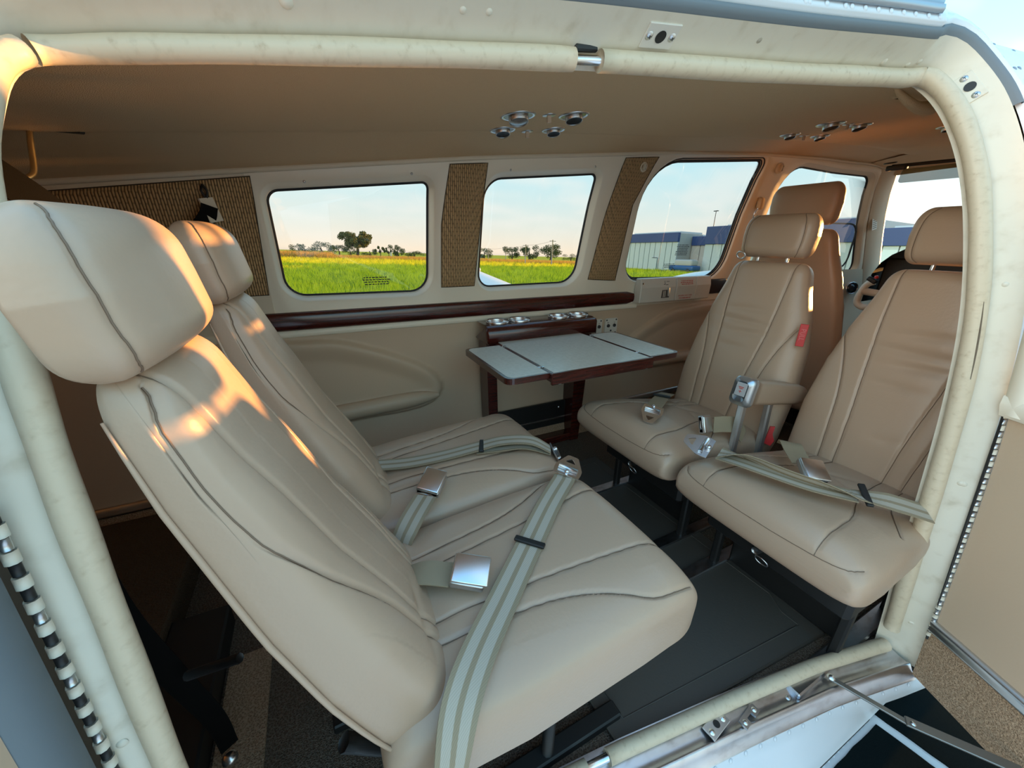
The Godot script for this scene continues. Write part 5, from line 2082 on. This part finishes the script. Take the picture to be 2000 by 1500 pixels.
func build_front_door() -> void:
	# opened forward cabin door, hinged on the front post; s runs out from the hinge, h up
	var h0 := V(1.064, 0.03, 0.732)
	var h1 := V(1.068, 0.60, 0.686)
	var D := V(-0.41, 0.0, 0.912)
	var U := (h1 - h0).normalized()
	var N := U.cross(D).normalized()
	if N.x > 0.0:
		N = -N
	var at := func(s: float, h: float, off := 0.0) -> Vector3:
		return h0 + D * s + U * h + N * off + N * (0.03 * pow(maxf(0.0, h - 0.3) / 0.5, 2.0))
	var patch := func(s0: float, s1: float, ha: float, hb: float, off: float, nn := 10) -> SurfaceTool:
		var st := S()
		var rows: Array = []
		for j in nn + 1:
			var row := PackedVector3Array()
			for i in nn + 1:
				row.append(at.call(lerpf(s0, s1, i / float(nn)), lerpf(ha, hb, j / float(nn)), off))
			rows.append(row)
		grid(st, rows)
		return st
	var o := thing("front_cabin_door", "opened cabin door with tan inner panel, brown carpet foot and white window frame", "door")
	put("inner_panel", patch.call(0.006, 0.55, 0.10, 0.585, 0.0), M.leather_wall, o)
	put("carpet_foot", patch.call(0.0, 0.55, -0.045, 0.092, 0.004, 16), M.carpet, o)
	var sk := S()
	var srows: Array = []
	for j in 13:
		var row := PackedVector3Array()
		for q in [[0.004, -0.002], [0.03, -0.016], [0.10, -0.032], [0.30, -0.036], [0.58, -0.034], [0.59, -0.01], [0.59, 0.0]]:
			row.append(at.call(q[0], lerpf(-0.05, 1.24, j / 12.0), q[1]))
		srows.append(row)
	grid(sk, srows)
	put("outer_skin", sk, M.skin, o)
	var st := S()
	var rows: Array = []
	for i in 13:
		var s := lerpf(0.004, 0.55, i / 12.0)
		var row := PackedVector3Array()
		for p in [[0.084, 0.0], [0.085, 0.010], [0.091, 0.012], [0.096, 0.008], [0.104, 0.012], [0.109, 0.011], [0.110, 0.0]]:
			row.append(at.call(s, p[0], p[1]))
		rows.append(row)
	grid(st, rows)
	put("kick_strip", st, M.metal, o)
	# white frame round the door window, wood trim inside it
	st = S()
	rows = []
	for i in 11:
		var s := lerpf(0.0, 0.55, i / 10.0)
		var row := PackedVector3Array()
		for p in [[0.565, 0.0], [0.570, 0.012], [0.590, 0.016], [0.606, 0.013], [0.610, 0.004]]:
			row.append(at.call(s, p[0], p[1]))
		rows.append(row)
	grid(st, rows)
	rows = []
	for i in 11:
		var h := lerpf(0.575, 1.05, i / 10.0)
		var row := PackedVector3Array()
		for p in [[0.000, 0.0], [0.002, 0.012], [0.018, 0.016], [0.030, 0.013], [0.034, 0.004]]:
			row.append(at.call(p[0], h, p[1]))
		rows.append(row)
	grid(st, rows)
	put("window_frame", st, M.white, o)
	put("wood_panel", patch.call(0.03, 0.55, 0.605, 0.72, 0.003), M.wood, o)
	put("upper_panel", patch.call(0.03, 0.58, 0.72, 1.24, 0.003), M.white, o)
	# piano hinge knuckles down the front post
	var hg := thing("piano_hinge", "long piano hinge of small metal knuckles between front post and opened door", "hinge")
	for k in 46:
		var h := 0.075 + k * 0.0118
		st = S()
		var p: Vector3 = at.call(0.003, h, 0.004)
		tube(st, [p - U * 0.0050, p + U * 0.0050], 0.0042, 8)
		put("knuckle", st, M.metal if k % 2 else M.paint, hg)
	st = S()
	tube(st, [at.call(0.003, 0.06, 0.004), at.call(0.003, 0.625, 0.004)], 0.0022, 6)
	put("pin", st, M.black, hg)
	# hold open stay
	var stay := thing("door_stay", "flat steel door stay bar bolted to the sill and reaching the opened door", "stay")
	var a := V(0.858, 0.014, sill_z(0.858) + 0.026)
	var b := V(0.893, 0.020, 0.775)
	var c := V(0.962, 0.030, 0.895)
	st = S()
	for q in [[a, b, 0.012], [b, c, 0.020]]:
		var f: Vector3 = (q[1] - q[0]).normalized()
		var xf := Transform3D(Basis(f, V(0, 1, 0), f.cross(V(0, 1, 0))), (q[0] + q[1]) * 0.5 + V(0, 0.003 if q[2] > 0.015 else 0.0, 0))
		cbox(st, xf, V(q[0].distance_to(q[1]) + 0.008, 0.004, q[2]), 0.001)
	put("bar", st, mat(lin(0.30, 0.29, 0.27), 0.45, 0.8), stay)
	st = S()
	dome(st, a + V(0, 0.003, 0), V(0, 1, 0), 0.008, 0.6)
	dome(st, b + V(0.002, 0.006, 0.006), V(0, 1, 0), 0.005, 0.5)
	put("pivot_bolt", st, M.chrome, stay)

func build_rear_door() -> void:
	var h0 := V(-0.225, 0.40, 0.514)
	var h1 := V(-0.225, 0.74, 0.488)
	var D := V(-0.20, 0.0, 0.98).normalized()
	var U := (h1 - h0).normalized()
	var N := U.cross(D).normalized()
	if N.x < 0.0:
		N = -N
	var at := func(s: float, h: float, off := 0.0) -> Vector3:
		return h0 + D * s + U * h + N * off
	var o := thing("rear_cabin_door", "opened rear cabin door edge with grey seal and tan inner panel at the lower left", "door")
	var mk := func(s0: float, s1: float, ha: float, hb: float, off: float) -> SurfaceTool:
		var st := S()
		var rows: Array = []
		for j in 7:
			var row := PackedVector3Array()
			for i in 7:
				row.append(at.call(lerpf(s0, s1, i / 6.0), lerpf(ha, hb, j / 6.0), off))
			rows.append(row)
		grid(st, rows)
		return st
	put("inner_panel", mk.call(0.048, 0.40, -0.35, 0.42, 0.004), M.leather_wall, o)
	put("outer_skin", mk.call(0.0, 0.40, -0.35, 0.42, -0.03), M.skin, o)
	var st := S()
	var rows: Array = []
	for j in 9:
		var h := lerpf(-0.35, 0.42, j / 8.0)
		rows.append(PackedVector3Array([at.call(0.004, h, -0.004), at.call(0.010, h, 0.006), at.call(0.030, h, 0.010), at.call(0.046, h, 0.006), at.call(0.050, h, -0.002)]))
	grid(st, rows)
	put("edge_seal", st, M.rubber, o)
	var hg := thing("piano_hinge", "worn piano hinge with open knuckles down the rear door post", "hinge")
	for k in 26:
		var h := -0.25 + k * 0.0215
		var p: Vector3 = at.call(-0.002, h, 0.005)
		st = S()
		tube(st, [p - U * 0.0050, p + U * 0.0050], 0.0046, 8)
		put("knuckle", st, M.paint, hg)
		st = S()
		tube(st, [p + U * 0.0058, p + U * 0.0155], 0.0034, 8)
		put("knuckle", st, M.metal if k % 3 == 0 else M.black, hg)

func build_wing_root() -> void:
	var o := thing("wing_root", "white riveted wing root fairing with black anti slip walkway below the door", "wing")
	var st := S()
	var rows: Array = []
	for i in 17:
		var x := lerpf(-0.2, 1.10, i / 16.0)
		rows.append(PackedVector3Array([sill_row(x, -0.022, 0.056), sill_row(x, -0.030, 0.060), sill_row(x, -0.050, 0.068), V(x, -0.075, lerpf(0.690, 0.722, clampf(x, 0, 1))), V(x, -0.098, lerpf(0.712, 0.726, clampf(x, 0, 1)))]))
	grid(st, rows)
	var fair := put("fairing", st, M.skin, o)
	for i in 24:
		var x := 0.20 + i * 0.0365
		st = S()
		dome(st, sill_row(x, -0.029, 0.0605), V(0, 0.6, 1), 0.0042, 0.35)
		put("rivet", st, M.skin, fair)
	st = S()
	rows = []
	for i in 9:
		var x := lerpf(-0.6, 2.0, i / 8.0)
		rows.append(PackedVector3Array([V(x, -0.104, 0.66), V(x, -0.104, 0.9), V(x, -0.085, 1.6), V(x, -0.02, 3.2)]))
	grid(st, rows)
	var skin := put("wing_skin", st, M.skin, o)
	for q in [[[0.952, 0.735], [0.70, 0.735], [0.70, 1.30], [1.00, 1.30], [0.978, 0.90]], [[0.975, 0.722], [1.004, 0.90], [1.03, 1.30], [1.75, 1.30], [1.75, 0.70], [1.12, 0.722]]]:
		var poly := PackedVector2Array()
		rng.seed = 5
		for i in q.size():
			var a := Vector2(q[i][0], q[i][1])
			var b := Vector2(q[(i + 1) % q.size()][0], q[(i + 1) % q.size()][1])
			for k in 8:
				poly.append(a.lerp(b, k / 8.0) + Vector2(rng.randf_range(-1, 1), rng.randf_range(-1, 1)) * 0.0012)
		st = S()
		extrude(st, poly, 0.004, Transform3D(Basis(V(1, 0, 0), V(0, 0, 1), V(0, -1, 0)), V(0, -0.102, 0)))
		put("walkway", st, M.walk, o)
	for i in 14:
		st = S()
		dome(st, V(0.952 - 0.0, -0.104, 0.0) + V(-0.018 * i, 0, 0.722), V(0, 1, 0), 0.0045, 0.35)
		put("rivet", st, M.skin, skin)
	# joint between fairing and wing
	st = S()
	tube(st, [V(0.2, -0.100, 0.7155), V(0.95, -0.100, 0.7245)], 0.0018, 6)
	put("joint_gap", st, M.black, o)

# ------------------------------------------------------------------ outside
func ext_thing(called: String, label: String, category: String, at: Vector3, group := "") -> Node3D:
	var o := thing(called, label, category, Vector3.ZERO, group)
	o.transform = EXT * Transform3D(Basis(), at)
	return o

func leafy(st: SurfaceTool, c: Vector3, r: Vector3, n: int, size: float) -> void:
	st.set_smooth_group(-1)
	for i in n:
		var d := Vector3(rng.randfn(), rng.randfn(), rng.randfn()).normalized()
		var p := c + d * r * pow(rng.randf(), 0.4)
		var a := Vector3(rng.randfn(), rng.randfn() * 0.6, rng.randfn()).normalized() * size * rng.randf_range(0.6, 1.3)
		var b := a.cross(Vector3(rng.randfn(), rng.randfn(), rng.randfn())).normalized() * size * 0.6
		tri(st, p - a, p + b, p + a)
		tri(st, p - a, p + a, p - b)

func build_tree(called: String, label: String, at: Vector3, h: float, w: float, n: int, open_crown: bool, m: Material) -> void:
	var o := ext_thing(called, label, "tree", at, "trees beyond the field")
	var st := S()
	tube(st, smooth([V(0, 0, 0), V(w * 0.02, h * 0.3, 0), V(-w * 0.02, h * 0.62, 0.1)], 4), [0.05 * w, 0.05 * w, 0.045 * w, 0.04 * w, 0.04 * w, 0.035 * w, 0.03 * w, 0.03 * w, 0.025 * w], 7)
	var tips: Array = []
	for i in n:
		var a := TAU * i * 0.382
		var rr := w * 0.5 * rng.randf_range(0.35, 0.95)
		var hh := h * rng.randf_range(0.45 if open_crown else 0.25, 0.92)
		var tip := V(cos(a) * rr, hh * (1.0 - 0.25 * rr / w), sin(a) * rr)
		tips.append(tip)
		if open_crown:
			tube(st, [V(0, h * 0.35, 0), tip * V(0.5, 0.75, 0.5) + V(0, h * 0.08, 0), tip], [0.022 * w, 0.012 * w, 0.006 * w], 5)
	put("trunk", st, mat(lin(0.10, 0.075, 0.05), 0.9), o)
	st = S()
	for tip in tips:
		leafy(st, tip, V(w, h, w) * (0.12 if open_crown else 0.20), 220, 0.036 * h)
	put("crown", st, m, o)

func build_outside() -> void:
	# ground: apron, field
	var g := struct("ground", "mown grass field reaching to the horizon", "field")
	g.transform = EXT
	var st := S()
	var rows: Array = []
	for i in 2:
		rows.append(PackedVector3Array([V(-3000, -0.01, [-8.5, -3000][i]), V(3000, -0.01, [-8.5, -3000][i])]))
	grid(st, rows)
	var gm := planar(mat(lin(0.55, 0.54, 0.03), 0.9, 0.0, 0.2), Vector3.ONE * 0.06, null, 1.0, noise_tex(0.03, FastNoiseLite.TYPE_SIMPLEX_SMOOTH, 5, 0.0, [[0.0, Color(0.55, 0.6, 0.35)], [0.45, Color(0.95, 0.95, 0.8)], [0.7, Color(1, 1, 1)], [1.0, Color(1, 0.9, 0.6)]], 512, 77))
	put("field", st, gm, g)
	st = S()
	grid(st, [PackedVector3Array([V(-3000, -0.015, -8.5), V(3000, -0.015, -8.5)]), PackedVector3Array([V(-3000, -0.015, 3000), V(3000, -0.015, 3000)])])
	put("apron", st, planar(mat(lin(0.42, 0.37, 0.31), 0.85), Vector3.ONE * 0.15, null, 1.0, noise_tex(0.03, FastNoiseLite.TYPE_SIMPLEX_SMOOTH, 5, 0.0, [[0.0, Color(0.8, 0.8, 0.8)], [1.0, Color(1, 1, 1)]], 256, 78)), g)
	# grass tufts
	st = S()
	st.set_smooth_group(-1)
	rng.seed = 11
	for i in 9:
		var a := rng.randf() * TAU
		var base := V(cos(a), 0, sin(a)) * rng.randf() * 0.16
		var lean := V(cos(a), 0, sin(a)) * rng.randf_range(0.04, 0.16)
		var hgt := rng.randf_range(0.18, 0.38)
		var side := V(-sin(a + 0.7), 0, cos(a + 0.7)) * 0.012
		tri(st, base - side, base + lean * 0.4 + V(0, hgt * 0.6, 0) + side * 0.8, base + side)
		tri(st, base - side, base + lean * 0.4 + V(0, hgt * 0.6, 0) - side * 0.8, base + lean * 0.4 + V(0, hgt * 0.6, 0) + side * 0.8)
		tri(st, base + lean * 0.4 + V(0, hgt * 0.6, 0) - side * 0.8, base + lean + V(0, hgt, 0), base + lean * 0.4 + V(0, hgt * 0.6, 0) + side * 0.8)
	var blade := meshed(st)
	var bm := mat(Color.WHITE, 0.6, 0.0, 0.3)
	bm.vertex_color_use_as_albedo = true
	bm.backlight_enabled = true
	bm.backlight = lin(0.85, 0.82, 0.05)
	var mm := MultiMesh.new()
	mm.transform_format = MultiMesh.TRANSFORM_3D
	mm.use_colors = true
	mm.mesh = blade
	mm.instance_count = 42000
	for i in mm.instance_count:
		var az := deg_to_rad(rng.randf_range(-14.0, 56.0))
		var d := 11.0 * pow(13.0, pow(rng.randf(), 1.15))
		var s := rng.randf_range(0.7, 1.3) * (1.0 + d * 0.006)
		var b := Basis(V(0, 1, 0), rng.randf() * TAU).scaled(V(s, s, s))
		mm.set_instance_transform(i, Transform3D(b, V(-0.05 + sin(az) * d, 0, 0.9 - cos(az) * d)))
		var k := rng.randf()
		var dry := clampf((d - 70.0) / 60.0, 0.0, 1.0) * rng.randf()
		var c := Color(0.72, 0.74, 0.03).lerp(Color(1.0, 0.88, 0.06), k)
		c = c.lerp(Color(0.10, 0.24, 0.03), 0.8 if rng.randf() < 0.25 else 0.0)
		mm.set_instance_color(i, c.lerp(Color(0.50, 0.30, 0.08), dry))
	var gi := MultiMeshInstance3D.new()
	gi.name = "grass"
	gi.multimesh = mm
	gi.material_override = bm
	add_child(gi)
	gi.transform = EXT
	tag(gi, "long bright green grass blades covering the field outside the side windows", "grass")
	gi.set_meta("kind", "stuff")
	# dry seed grass along the far edge of the field
	mm = MultiMesh.new()
	mm.transform_format = MultiMesh.TRANSFORM_3D
	mm.use_colors = true
	mm.mesh = blade
	mm.instance_count = 9000
	for i in mm.instance_count:
		var az := deg_to_rad(rng.randf_range(-12.0, 40.0))
		var d := rng.randf_range(95.0, 128.0)
		var s := rng.randf_range(1.6, 3.4) * (1.4 if az < 0.05 else 0.8)
		mm.set_instance_transform(i, Transform3D(Basis(V(0, 1, 0), rng.randf() * TAU).scaled(V(s * 1.4, s, s * 1.4)), V(sin(az) * d, 0, 0.9 - cos(az) * d)))
		mm.set_instance_color(i, Color(0.55, 0.30, 0.10).lerp(Color(0.62, 0.44, 0.16), rng.randf()))
	var gd := MultiMeshInstance3D.new()
	gd.name = "dry_grass"
	gd.multimesh = mm
	gd.material_override = bm
	add_child(gd)
	gd.transform = EXT
	tag(gd, "band of dry orange seed grass along the far edge of the field", "grass")
	gd.set_meta("kind", "stuff")
	# trees
	rng.seed = 3
	var dark := mat(lin(0.045, 0.075, 0.025), 0.8, 0.0, 0.2)
	dark.backlight_enabled = true
	dark.backlight = lin(0.03, 0.05, 0.01)
	var olive := mat(lin(0.14, 0.15, 0.06), 0.8, 0.0, 0.2)
	olive.backlight_enabled = true
	olive.backlight = lin(0.08, 0.08, 0.02)
	for q in [
		["eucalyptus_tree", "tall open crowned eucalyptus tree in the middle of the small rear side window", 15.4, -148, 8.6, 10.5, 30, true, olive],
		["bush_tree", "dense round bush left of the tall eucalyptus tree", 9.6, -149, 3.8, 6.0, 7, false, dark],
		["bush_tree", "dark bush just under the tall eucalyptus tree's left side", 13.0, -147, 3.4, 5.5, 7, false, dark],
		["slim_tree", "thin pale tree right of the tall eucalyptus tree", 22.8, -147, 4.6, 3.6, 6, true, olive],
		["bush_tree", "low dark bush between the eucalyptus and the thin pale tree", 19.3, -147, 3.2, 5.0, 6, false, dark],
		["slim_tree", "second thin tree beside the white post on the field edge", 25.6, -147, 3.8, 2.8, 5, true, olive],
		["bush_tree", "round dark tree near the right edge of the rear side window", 28.5, -146, 4.6, 5.0, 8, false, dark],
		["bush_tree", "long low dark bush at the right edge of the rear side window", 34.0, -145, 3.2, 7.5, 9, false, dark],
		["bush_tree", "small dark bush at the left edge of the rear side window", -2.2, -135, 3.6, 5.0, 7, false, dark],
		["bush_tree", "broad dark tree behind the orange grass in the rear side window", 3.8, -135, 4.2, 7.5, 9, false, dark],
		["bush_tree", "dark tree at the left edge of the middle side window", 66.0, -156, 4.6, 6.5, 9, false, dark],
		["bush_tree", "left round tree of the three together in the middle side window", 76.0, -150, 5.6, 6.5, 9, false, dark],
		["bush_tree", "middle round tree of the three together in the middle side window", 82.5, -147, 6.2, 7.5, 10, false, dark],
		["bush_tree", "right broad tree of the three together in the middle side window", 90.5, -143, 6.4, 9.5, 12, false, dark],
		["bush_tree", "low dark bush far right in the middle side window", 98.0, -139, 3.0, 6.5, 8, false, dark]]:
		build_tree(q[0], q[1], V(q[2], 0, q[3]), q[4], q[5], q[6], q[7], q[8])
	# utility poles and wires
	var poles := [[47.6, -109.2, 3.7, "thin leftmost utility pole in the middle side window"], [52.3, -107.1, 4.2, "second utility pole from the left in the middle side window"], [43.1, -78.1, 4.2, "pale utility pole in front of the three round trees"], [42.8, -66.7, 4.9, "tallest pale utility pole in the middle side window"]]
	for p in poles:
		var o := ext_thing("utility_pole", p[3], "pole", V(p[0], 0, p[1]), "utility poles across the field")
		st = S()
		tube(st, [V(0, 0, 0), V(0, p[2], 0)], [0.12, 0.08], 8)
		put("mast", st, mat(lin(0.34, 0.31, 0.27), 0.8), o)
		st = S()
		box(st, V(0, p[2] - 0.25, 0), V(1.4, 0.09, 0.09), 0.01)
		put("cross_arm", st, mat(lin(0.2, 0.17, 0.14), 0.8), o)
	var wire := ext_thing("power_line", "thin wires strung between the utility poles across the field", "wire", Vector3.ZERO)
	for k in [[0, 1], [1, 2], [2, 3]]:
		st = S()
		var a: Array = poles[k[0]]
		var b: Array = poles[k[1]]
		var pts: Array = []
		for i in 9:
			var t := i / 8.0
			pts.append(V(lerpf(a[0], b[0], t), lerpf(a[2], b[2], t) - 0.15 - 0.5 * t * (1.0 - t) * 2.0, lerpf(a[1], b[1], t)))
		tube(st, pts, 0.018, 4)
		put("wire", st, M.ink, wire)
	var wp := ext_thing("marker_post", "short white post standing at the far field edge under the trees", "post", V(25.2, 0, -140))
	st = S()
	box(st, V(0, 0.9, 0), V(0.5, 1.8, 0.3), 0.03)
	put("post", st, M.plastic, wp)
	# hangars, all with doors facing the airplane
	var blue := mat(lin(0.030, 0.065, 0.20), 0.4)
	var wallm := mat(lin(0.55, 0.60, 0.60), 0.5)
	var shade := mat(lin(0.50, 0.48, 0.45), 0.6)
	for q in [["white hangar with navy fascia nearest the exit window's left edge", -54.8, -42.6, 49.6, 4.38, 5.72, 0.92, 11],
		["recessed grey hangar front between the two white ones, navy fascia", -42.6, -38.0, 52.6, 3.95, 5.25, 1.0, 3],
		["tall white hangar with bright blue fascia behind the front window post", -38.0, -19.5, 49.6, 3.98, 6.25, 0.93, 14],
		["white hangar with navy fascia seen low through the windshield", -19.5, -8.0, 49.6, 3.6, 5.2, 1.0, 9]]:
		var o := ext_thing("hangar", q[0], "hangar", V(q[3], 0, 0), "row of hangars beyond the grass")
		var zc: float = (q[1] + q[2]) / 2.0
		var wid: float = q[2] - q[1]
		st = S()
		box(st, V(6.3, q[5] * 0.5 - 0.05, zc), V(12.0, q[5] - 0.1, wid - 0.12), 0.03)
		put("building_body", st, shade, o)
		st = S()
		box(st, V(0.10, (q[4] + q[5]) * 0.5, zc), V(0.5, q[5] - q[4], wid - 0.06), 0.03)
		put("fascia", st, blue, o)
		st = S()
		box(st, V(4.0, q[5] + 0.12, zc), V(5.0, 0.3, wid * 0.8), 0.05)
		put("roof_ridge", st, wallm, o)
		var np: int = q[7]
		for i in np:
			var pw := wid / np
			st = S()
			box(st, V(0.16, q[4] * 0.5, q[1] + pw * (i + 0.5)), V(0.22, q[4], pw - 0.10), 0.02)
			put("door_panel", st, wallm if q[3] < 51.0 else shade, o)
		st = S()
		box(st, V(0.10, 0.12, zc), V(0.3, 0.24, wid - 0.06), 0.02)
		put("base_track", st, M.ink, o)
	var plinth := ext_thing("service_door", "small walk door set in the white hangar's sliding panels", "door", V(49.45, 0, -46.6))
	st = S()
	box(st, V(0, 1.0, 0), V(0.12, 2.0, 0.95), 0.02)
	put("leaf", st, wallm, plinth)
	st = S()
	box(st, V(-0.04, 2.06, 0), V(0.10, 0.08, 1.05), 0.01)
	put("lintel", st, M.ink, plinth)
	var mast := ext_thing("antenna_mast", "thin mast standing on the roof behind the tall blue hangar", "mast", V(56.0, 5.0, -42.0))
	st = S()
	tube(st, [V(0, 0, 0), V(0, 4.0, 0)], [0.06, 0.04], 6)
	box(st, V(0, 4.0, 0), V(0.3, 0.1, 0.7), 0.02)
	put("pole", st, M.ink, mast)
	var barrier := ext_thing("parked_tug", "blue and white parked vehicle in front of the recessed hangar", "vehicle", V(48.2, 0, -39.6))
	st = S()
	rbox(st, Transform3D(Basis(), V(0, 0.75, 0)), V(1.7, 0.7, 4.2), 0.2, 3)
	put("body", st, mat(lin(0.02, 0.10, 0.28), 0.3), barrier)
	st = S()
	rbox(st, Transform3D(Basis(), V(0, 1.45, 0.2)), V(1.5, 0.9, 3.0), 0.25, 3)
	put("cabin", st, shade, barrier)
	for dz in [-1.3, 1.3]:
		st = S()
		lathe(st, [[0.0, 0.12], [0.3, 0.12], [0.34, 0.06], [0.34, -0.12], [0.0, -0.12]], Transform3D(Basis(V(0, 0, 1), PI / 2), V(-0.8, 0.34, dz)), 16)
		put("wheel", st, M.black, barrier)
	# the airplane's own left wing and engine nacelle
	var w := thing("left_wing", "white wing with a rounded tip lamp seen through the middle side window", "wing")
	st = S()
	rows = []
	for i in 13:
		var t := i / 12.0
		var z := lerpf(-0.9, -5.4, t)
		var le := lerpf(2.75, 2.50, t)
		var te := lerpf(0.70, 1.70, t)
		var y0 := lerpf(-0.06, 0.36, t)
		var row := PackedVector3Array()
		for p in [[0.0, 0.0], [0.1, 0.05], [0.3, 0.075], [0.6, 0.055], [0.85, 0.022], [1.0, 0.004], [0.85, -0.01], [0.6, -0.03], [0.3, -0.05], [0.1, -0.035]]:
			row.append(V(lerpf(le, te, p[0]), y0 + p[1] * 1.6 * lerpf(1.0, 0.6, t), z))
		rows.append(row)
	grid(st, rows, true)
	fan(st, rows[12])
	put("wing_panel", st, M.skin, w)
	st = S()
	rbox(st, Transform3D(Basis(V(1, 0, 0), 0.1), V(2.10, 0.39, -5.42)), V(0.9, 0.09, 0.16), 0.044, 5)
	put("tip_cap", st, M.skin, w)
	var nz := thing("engine_nacelle", "glossy white rounded engine nacelle top seen over the exit latch box", "nacelle")
	st = S()
	rows = []
	for i in 15:
		var t := i / 14.0
		var x := lerpf(2.35, 4.4, t)
		var k := pow(sin(PI * clampf(0.04 + t * 0.75, 0, 1)), 0.55)
		var row := PackedVector3Array()
		for j in 20:
			var th := TAU * j / 20.0
			row.append(V(x, 0.36 + 0.27 * k * sin(th), -1.62 + 0.42 * k * cos(th)))
		rows.append(row)
	grid(st, rows, true)
	fan(st, rows[0], true)
	fan(st, rows[14])
	put("cowling", st, mat(lin(0.70, 0.76, 0.80), 0.15), nz)

# ------------------------------------------------------------------ scraps behind the rear seats
func build_behind() -> void:
	var up := V(1, 0, 0)
	var o := thing("shoulder_strap", "black strap running down behind the near rear seat to a floor bolt", "strap")
	belt(o, [V(-0.235, 0.70, 0.40), V(-0.235, 0.52, 0.395), V(-0.232, 0.36, 0.36), V(-0.235, 0.18, 0.305), V(-0.250, 0.045, 0.262)], [V(0.4, 0.2, 0.9), V(0.4, 0.2, 0.9), V(0.4, 0.2, 0.9), V(0.4, 0.2, 0.9), V(0.4, 0.4, 0.8)], M.strap, 0.026)
	var st := S()
	dome(st, V(-0.250, 0.035, 0.275), V(0.2, 0.8, 0.5), 0.012, 0.6)
	put("floor_bolt", st, M.chrome, o)
	st = S()
	tube(st, [V(-0.215, 0.36, 0.37), V(-0.15, 0.39, 0.40)], 0.006, 8)
	put("bracket", st, M.black, o)
	var s2 := thing("shoulder_strap", "wide woven black strap above the near rear headrest at the picture's left edge", "strap")
	belt(s2, [V(-0.40, 1.015, 0.13), V(-0.345, 0.985, 0.14), V(-0.300, 0.945, 0.150), V(-0.262, 0.905, 0.155), V(-0.235, 0.86, 0.16), V(-0.225, 0.78, 0.16)], [V(0.5, 0.3, 0.8), V(0.5, 0.3, 0.8), V(0.5, 0.4, 0.8), V(0.5, 0.5, 0.7), V(0.5, 0.2, 0.8), V(0.5, 0.2, 0.8)], M.strap, 0.036)

# ------------------------------------------------------------------ sky
func sky_texture() -> ImageTexture:
	var w := 720
	var h := 360
	var im := Image.create(w, h, false, Image.FORMAT_RGBF)
	var n := FastNoiseLite.new()
	n.noise_type = FastNoiseLite.TYPE_SIMPLEX_SMOOTH
	n.fractal_octaves = 4
	n.frequency = 1.0
	n.seed = 9
	var sun := sun_dir()
	for y in h:
		var el := PI / 2 - PI * (y + 0.5) / h
		for x in w:
			var az := TAU * ((x + 0.5) / w - 0.5)
			var d := Vector3(sin(az) * cos(el), sin(el), -cos(az) * cos(el))
			var e := maxf(0.0, d.y)
			var c := Vector3(1.65, 1.36, 1.02).lerp(Vector3(0.50, 1.38, 1.72), 1.0 - exp(-e * 5.5))
			c = c.lerp(Vector3(0.34, 0.80, 1.35), clampf((e - 0.25) / 0.6, 0.0, 1.0))
			var s := maxf(0.0, d.dot(sun))
			c += Vector3(2.6, 2.4, 2.1) * pow(s, 7.0) * exp(-e * 1.2) + Vector3(5.0, 4.4, 3.4) * pow(s, 40.0)
			if el > 0.0:
				var q := d / (e + 0.12)
				var k := n.get_noise_3d(q.x * 0.9, 3.0 * e, q.z * 2.2)
				c = c.lerp(Vector3(1.55, 1.5, 1.38) * (1.0 + 1.2 * pow(s, 6.0)), clampf(k * 1.1, 0.0, 0.40) * clampf(e * 12.0, 0.0, 1.0))
			else:
				c = Vector3(1.2, 1.05, 0.86)
			im.set_pixel(x, y, Color(c.x, c.y, c.z))
	return ImageTexture.create_from_image(im)

func sun_dir() -> Vector3:
	return Vector3(cos(0.009) * cos(0.062), sin(0.062), -sin(0.009) * cos(0.062)).normalized()

func _ready() -> void:
	# camera
	var cam := Camera3D.new()
	cam.name = "camera"
	var rt := V(0.89308565, 0.01110035, 0.44974972)
	var up := V(0.14986882, 0.93525472, -0.32068357)
	cam.transform = Transform3D(Basis(rt, up, rt.cross(up)), V(0.0, 0.88, 0.84))
	cam.fov = 89.924
	cam.near = 0.02
	cam.far = 6000.0
	add_child(cam)
	# the airplane sits slightly nose up: EXT is the level ground outside
	var n := V(0.0308, 0.9991, -0.0283).normalized()
	var ex := (V(1, 0, 0) - n * n.x).normalized()
	EXT = Transform3D(Basis(ex, n, ex.cross(n)), V(0, -0.95, 0))
	# sky and exposure
	var we := WorldEnvironment.new()
	we.name = "environment"
	var e := Environment.new()
	e.background_mode = Environment.BG_SKY
	var sky := Sky.new()
	var sm := PanoramaSkyMaterial.new()
	sm.panorama = sky_texture()
	sky.sky_material = sm
	e.sky = sky
	e.sky_rotation = EXT.basis.get_euler()
	e.tonemap_mode = Environment.TONE_MAPPER_LINEAR
	e.tonemap_exposure = 1.22
	e.sdfgi_enabled = true
	e.ssao_enabled = true
	e.ssil_enabled = true
	we.environment = e
	add_child(we)
	# low evening sun ahead of the airplane
	var sun := DirectionalLight3D.new()
	sun.name = "sun"
	sun.light_color = Color(1.0, 0.72, 0.40)
	sun.light_energy = 4.5
	sun.light_angular_distance = 0.6
	sun.shadow_enabled = true
	add_child(sun)
	sun.look_at_from_position(Vector3.ZERO, -sun_dir(), V(0, 1, 0))

	make_materials()
	build_left_wall()
	build_ceiling()
	build_floor()
	build_doorway()
	build_seats()
	build_wall_things()
	build_table()
	build_cockpit()
	build_front_door()
	build_rear_door()
	build_wing_root()
	build_behind()
	build_outside()
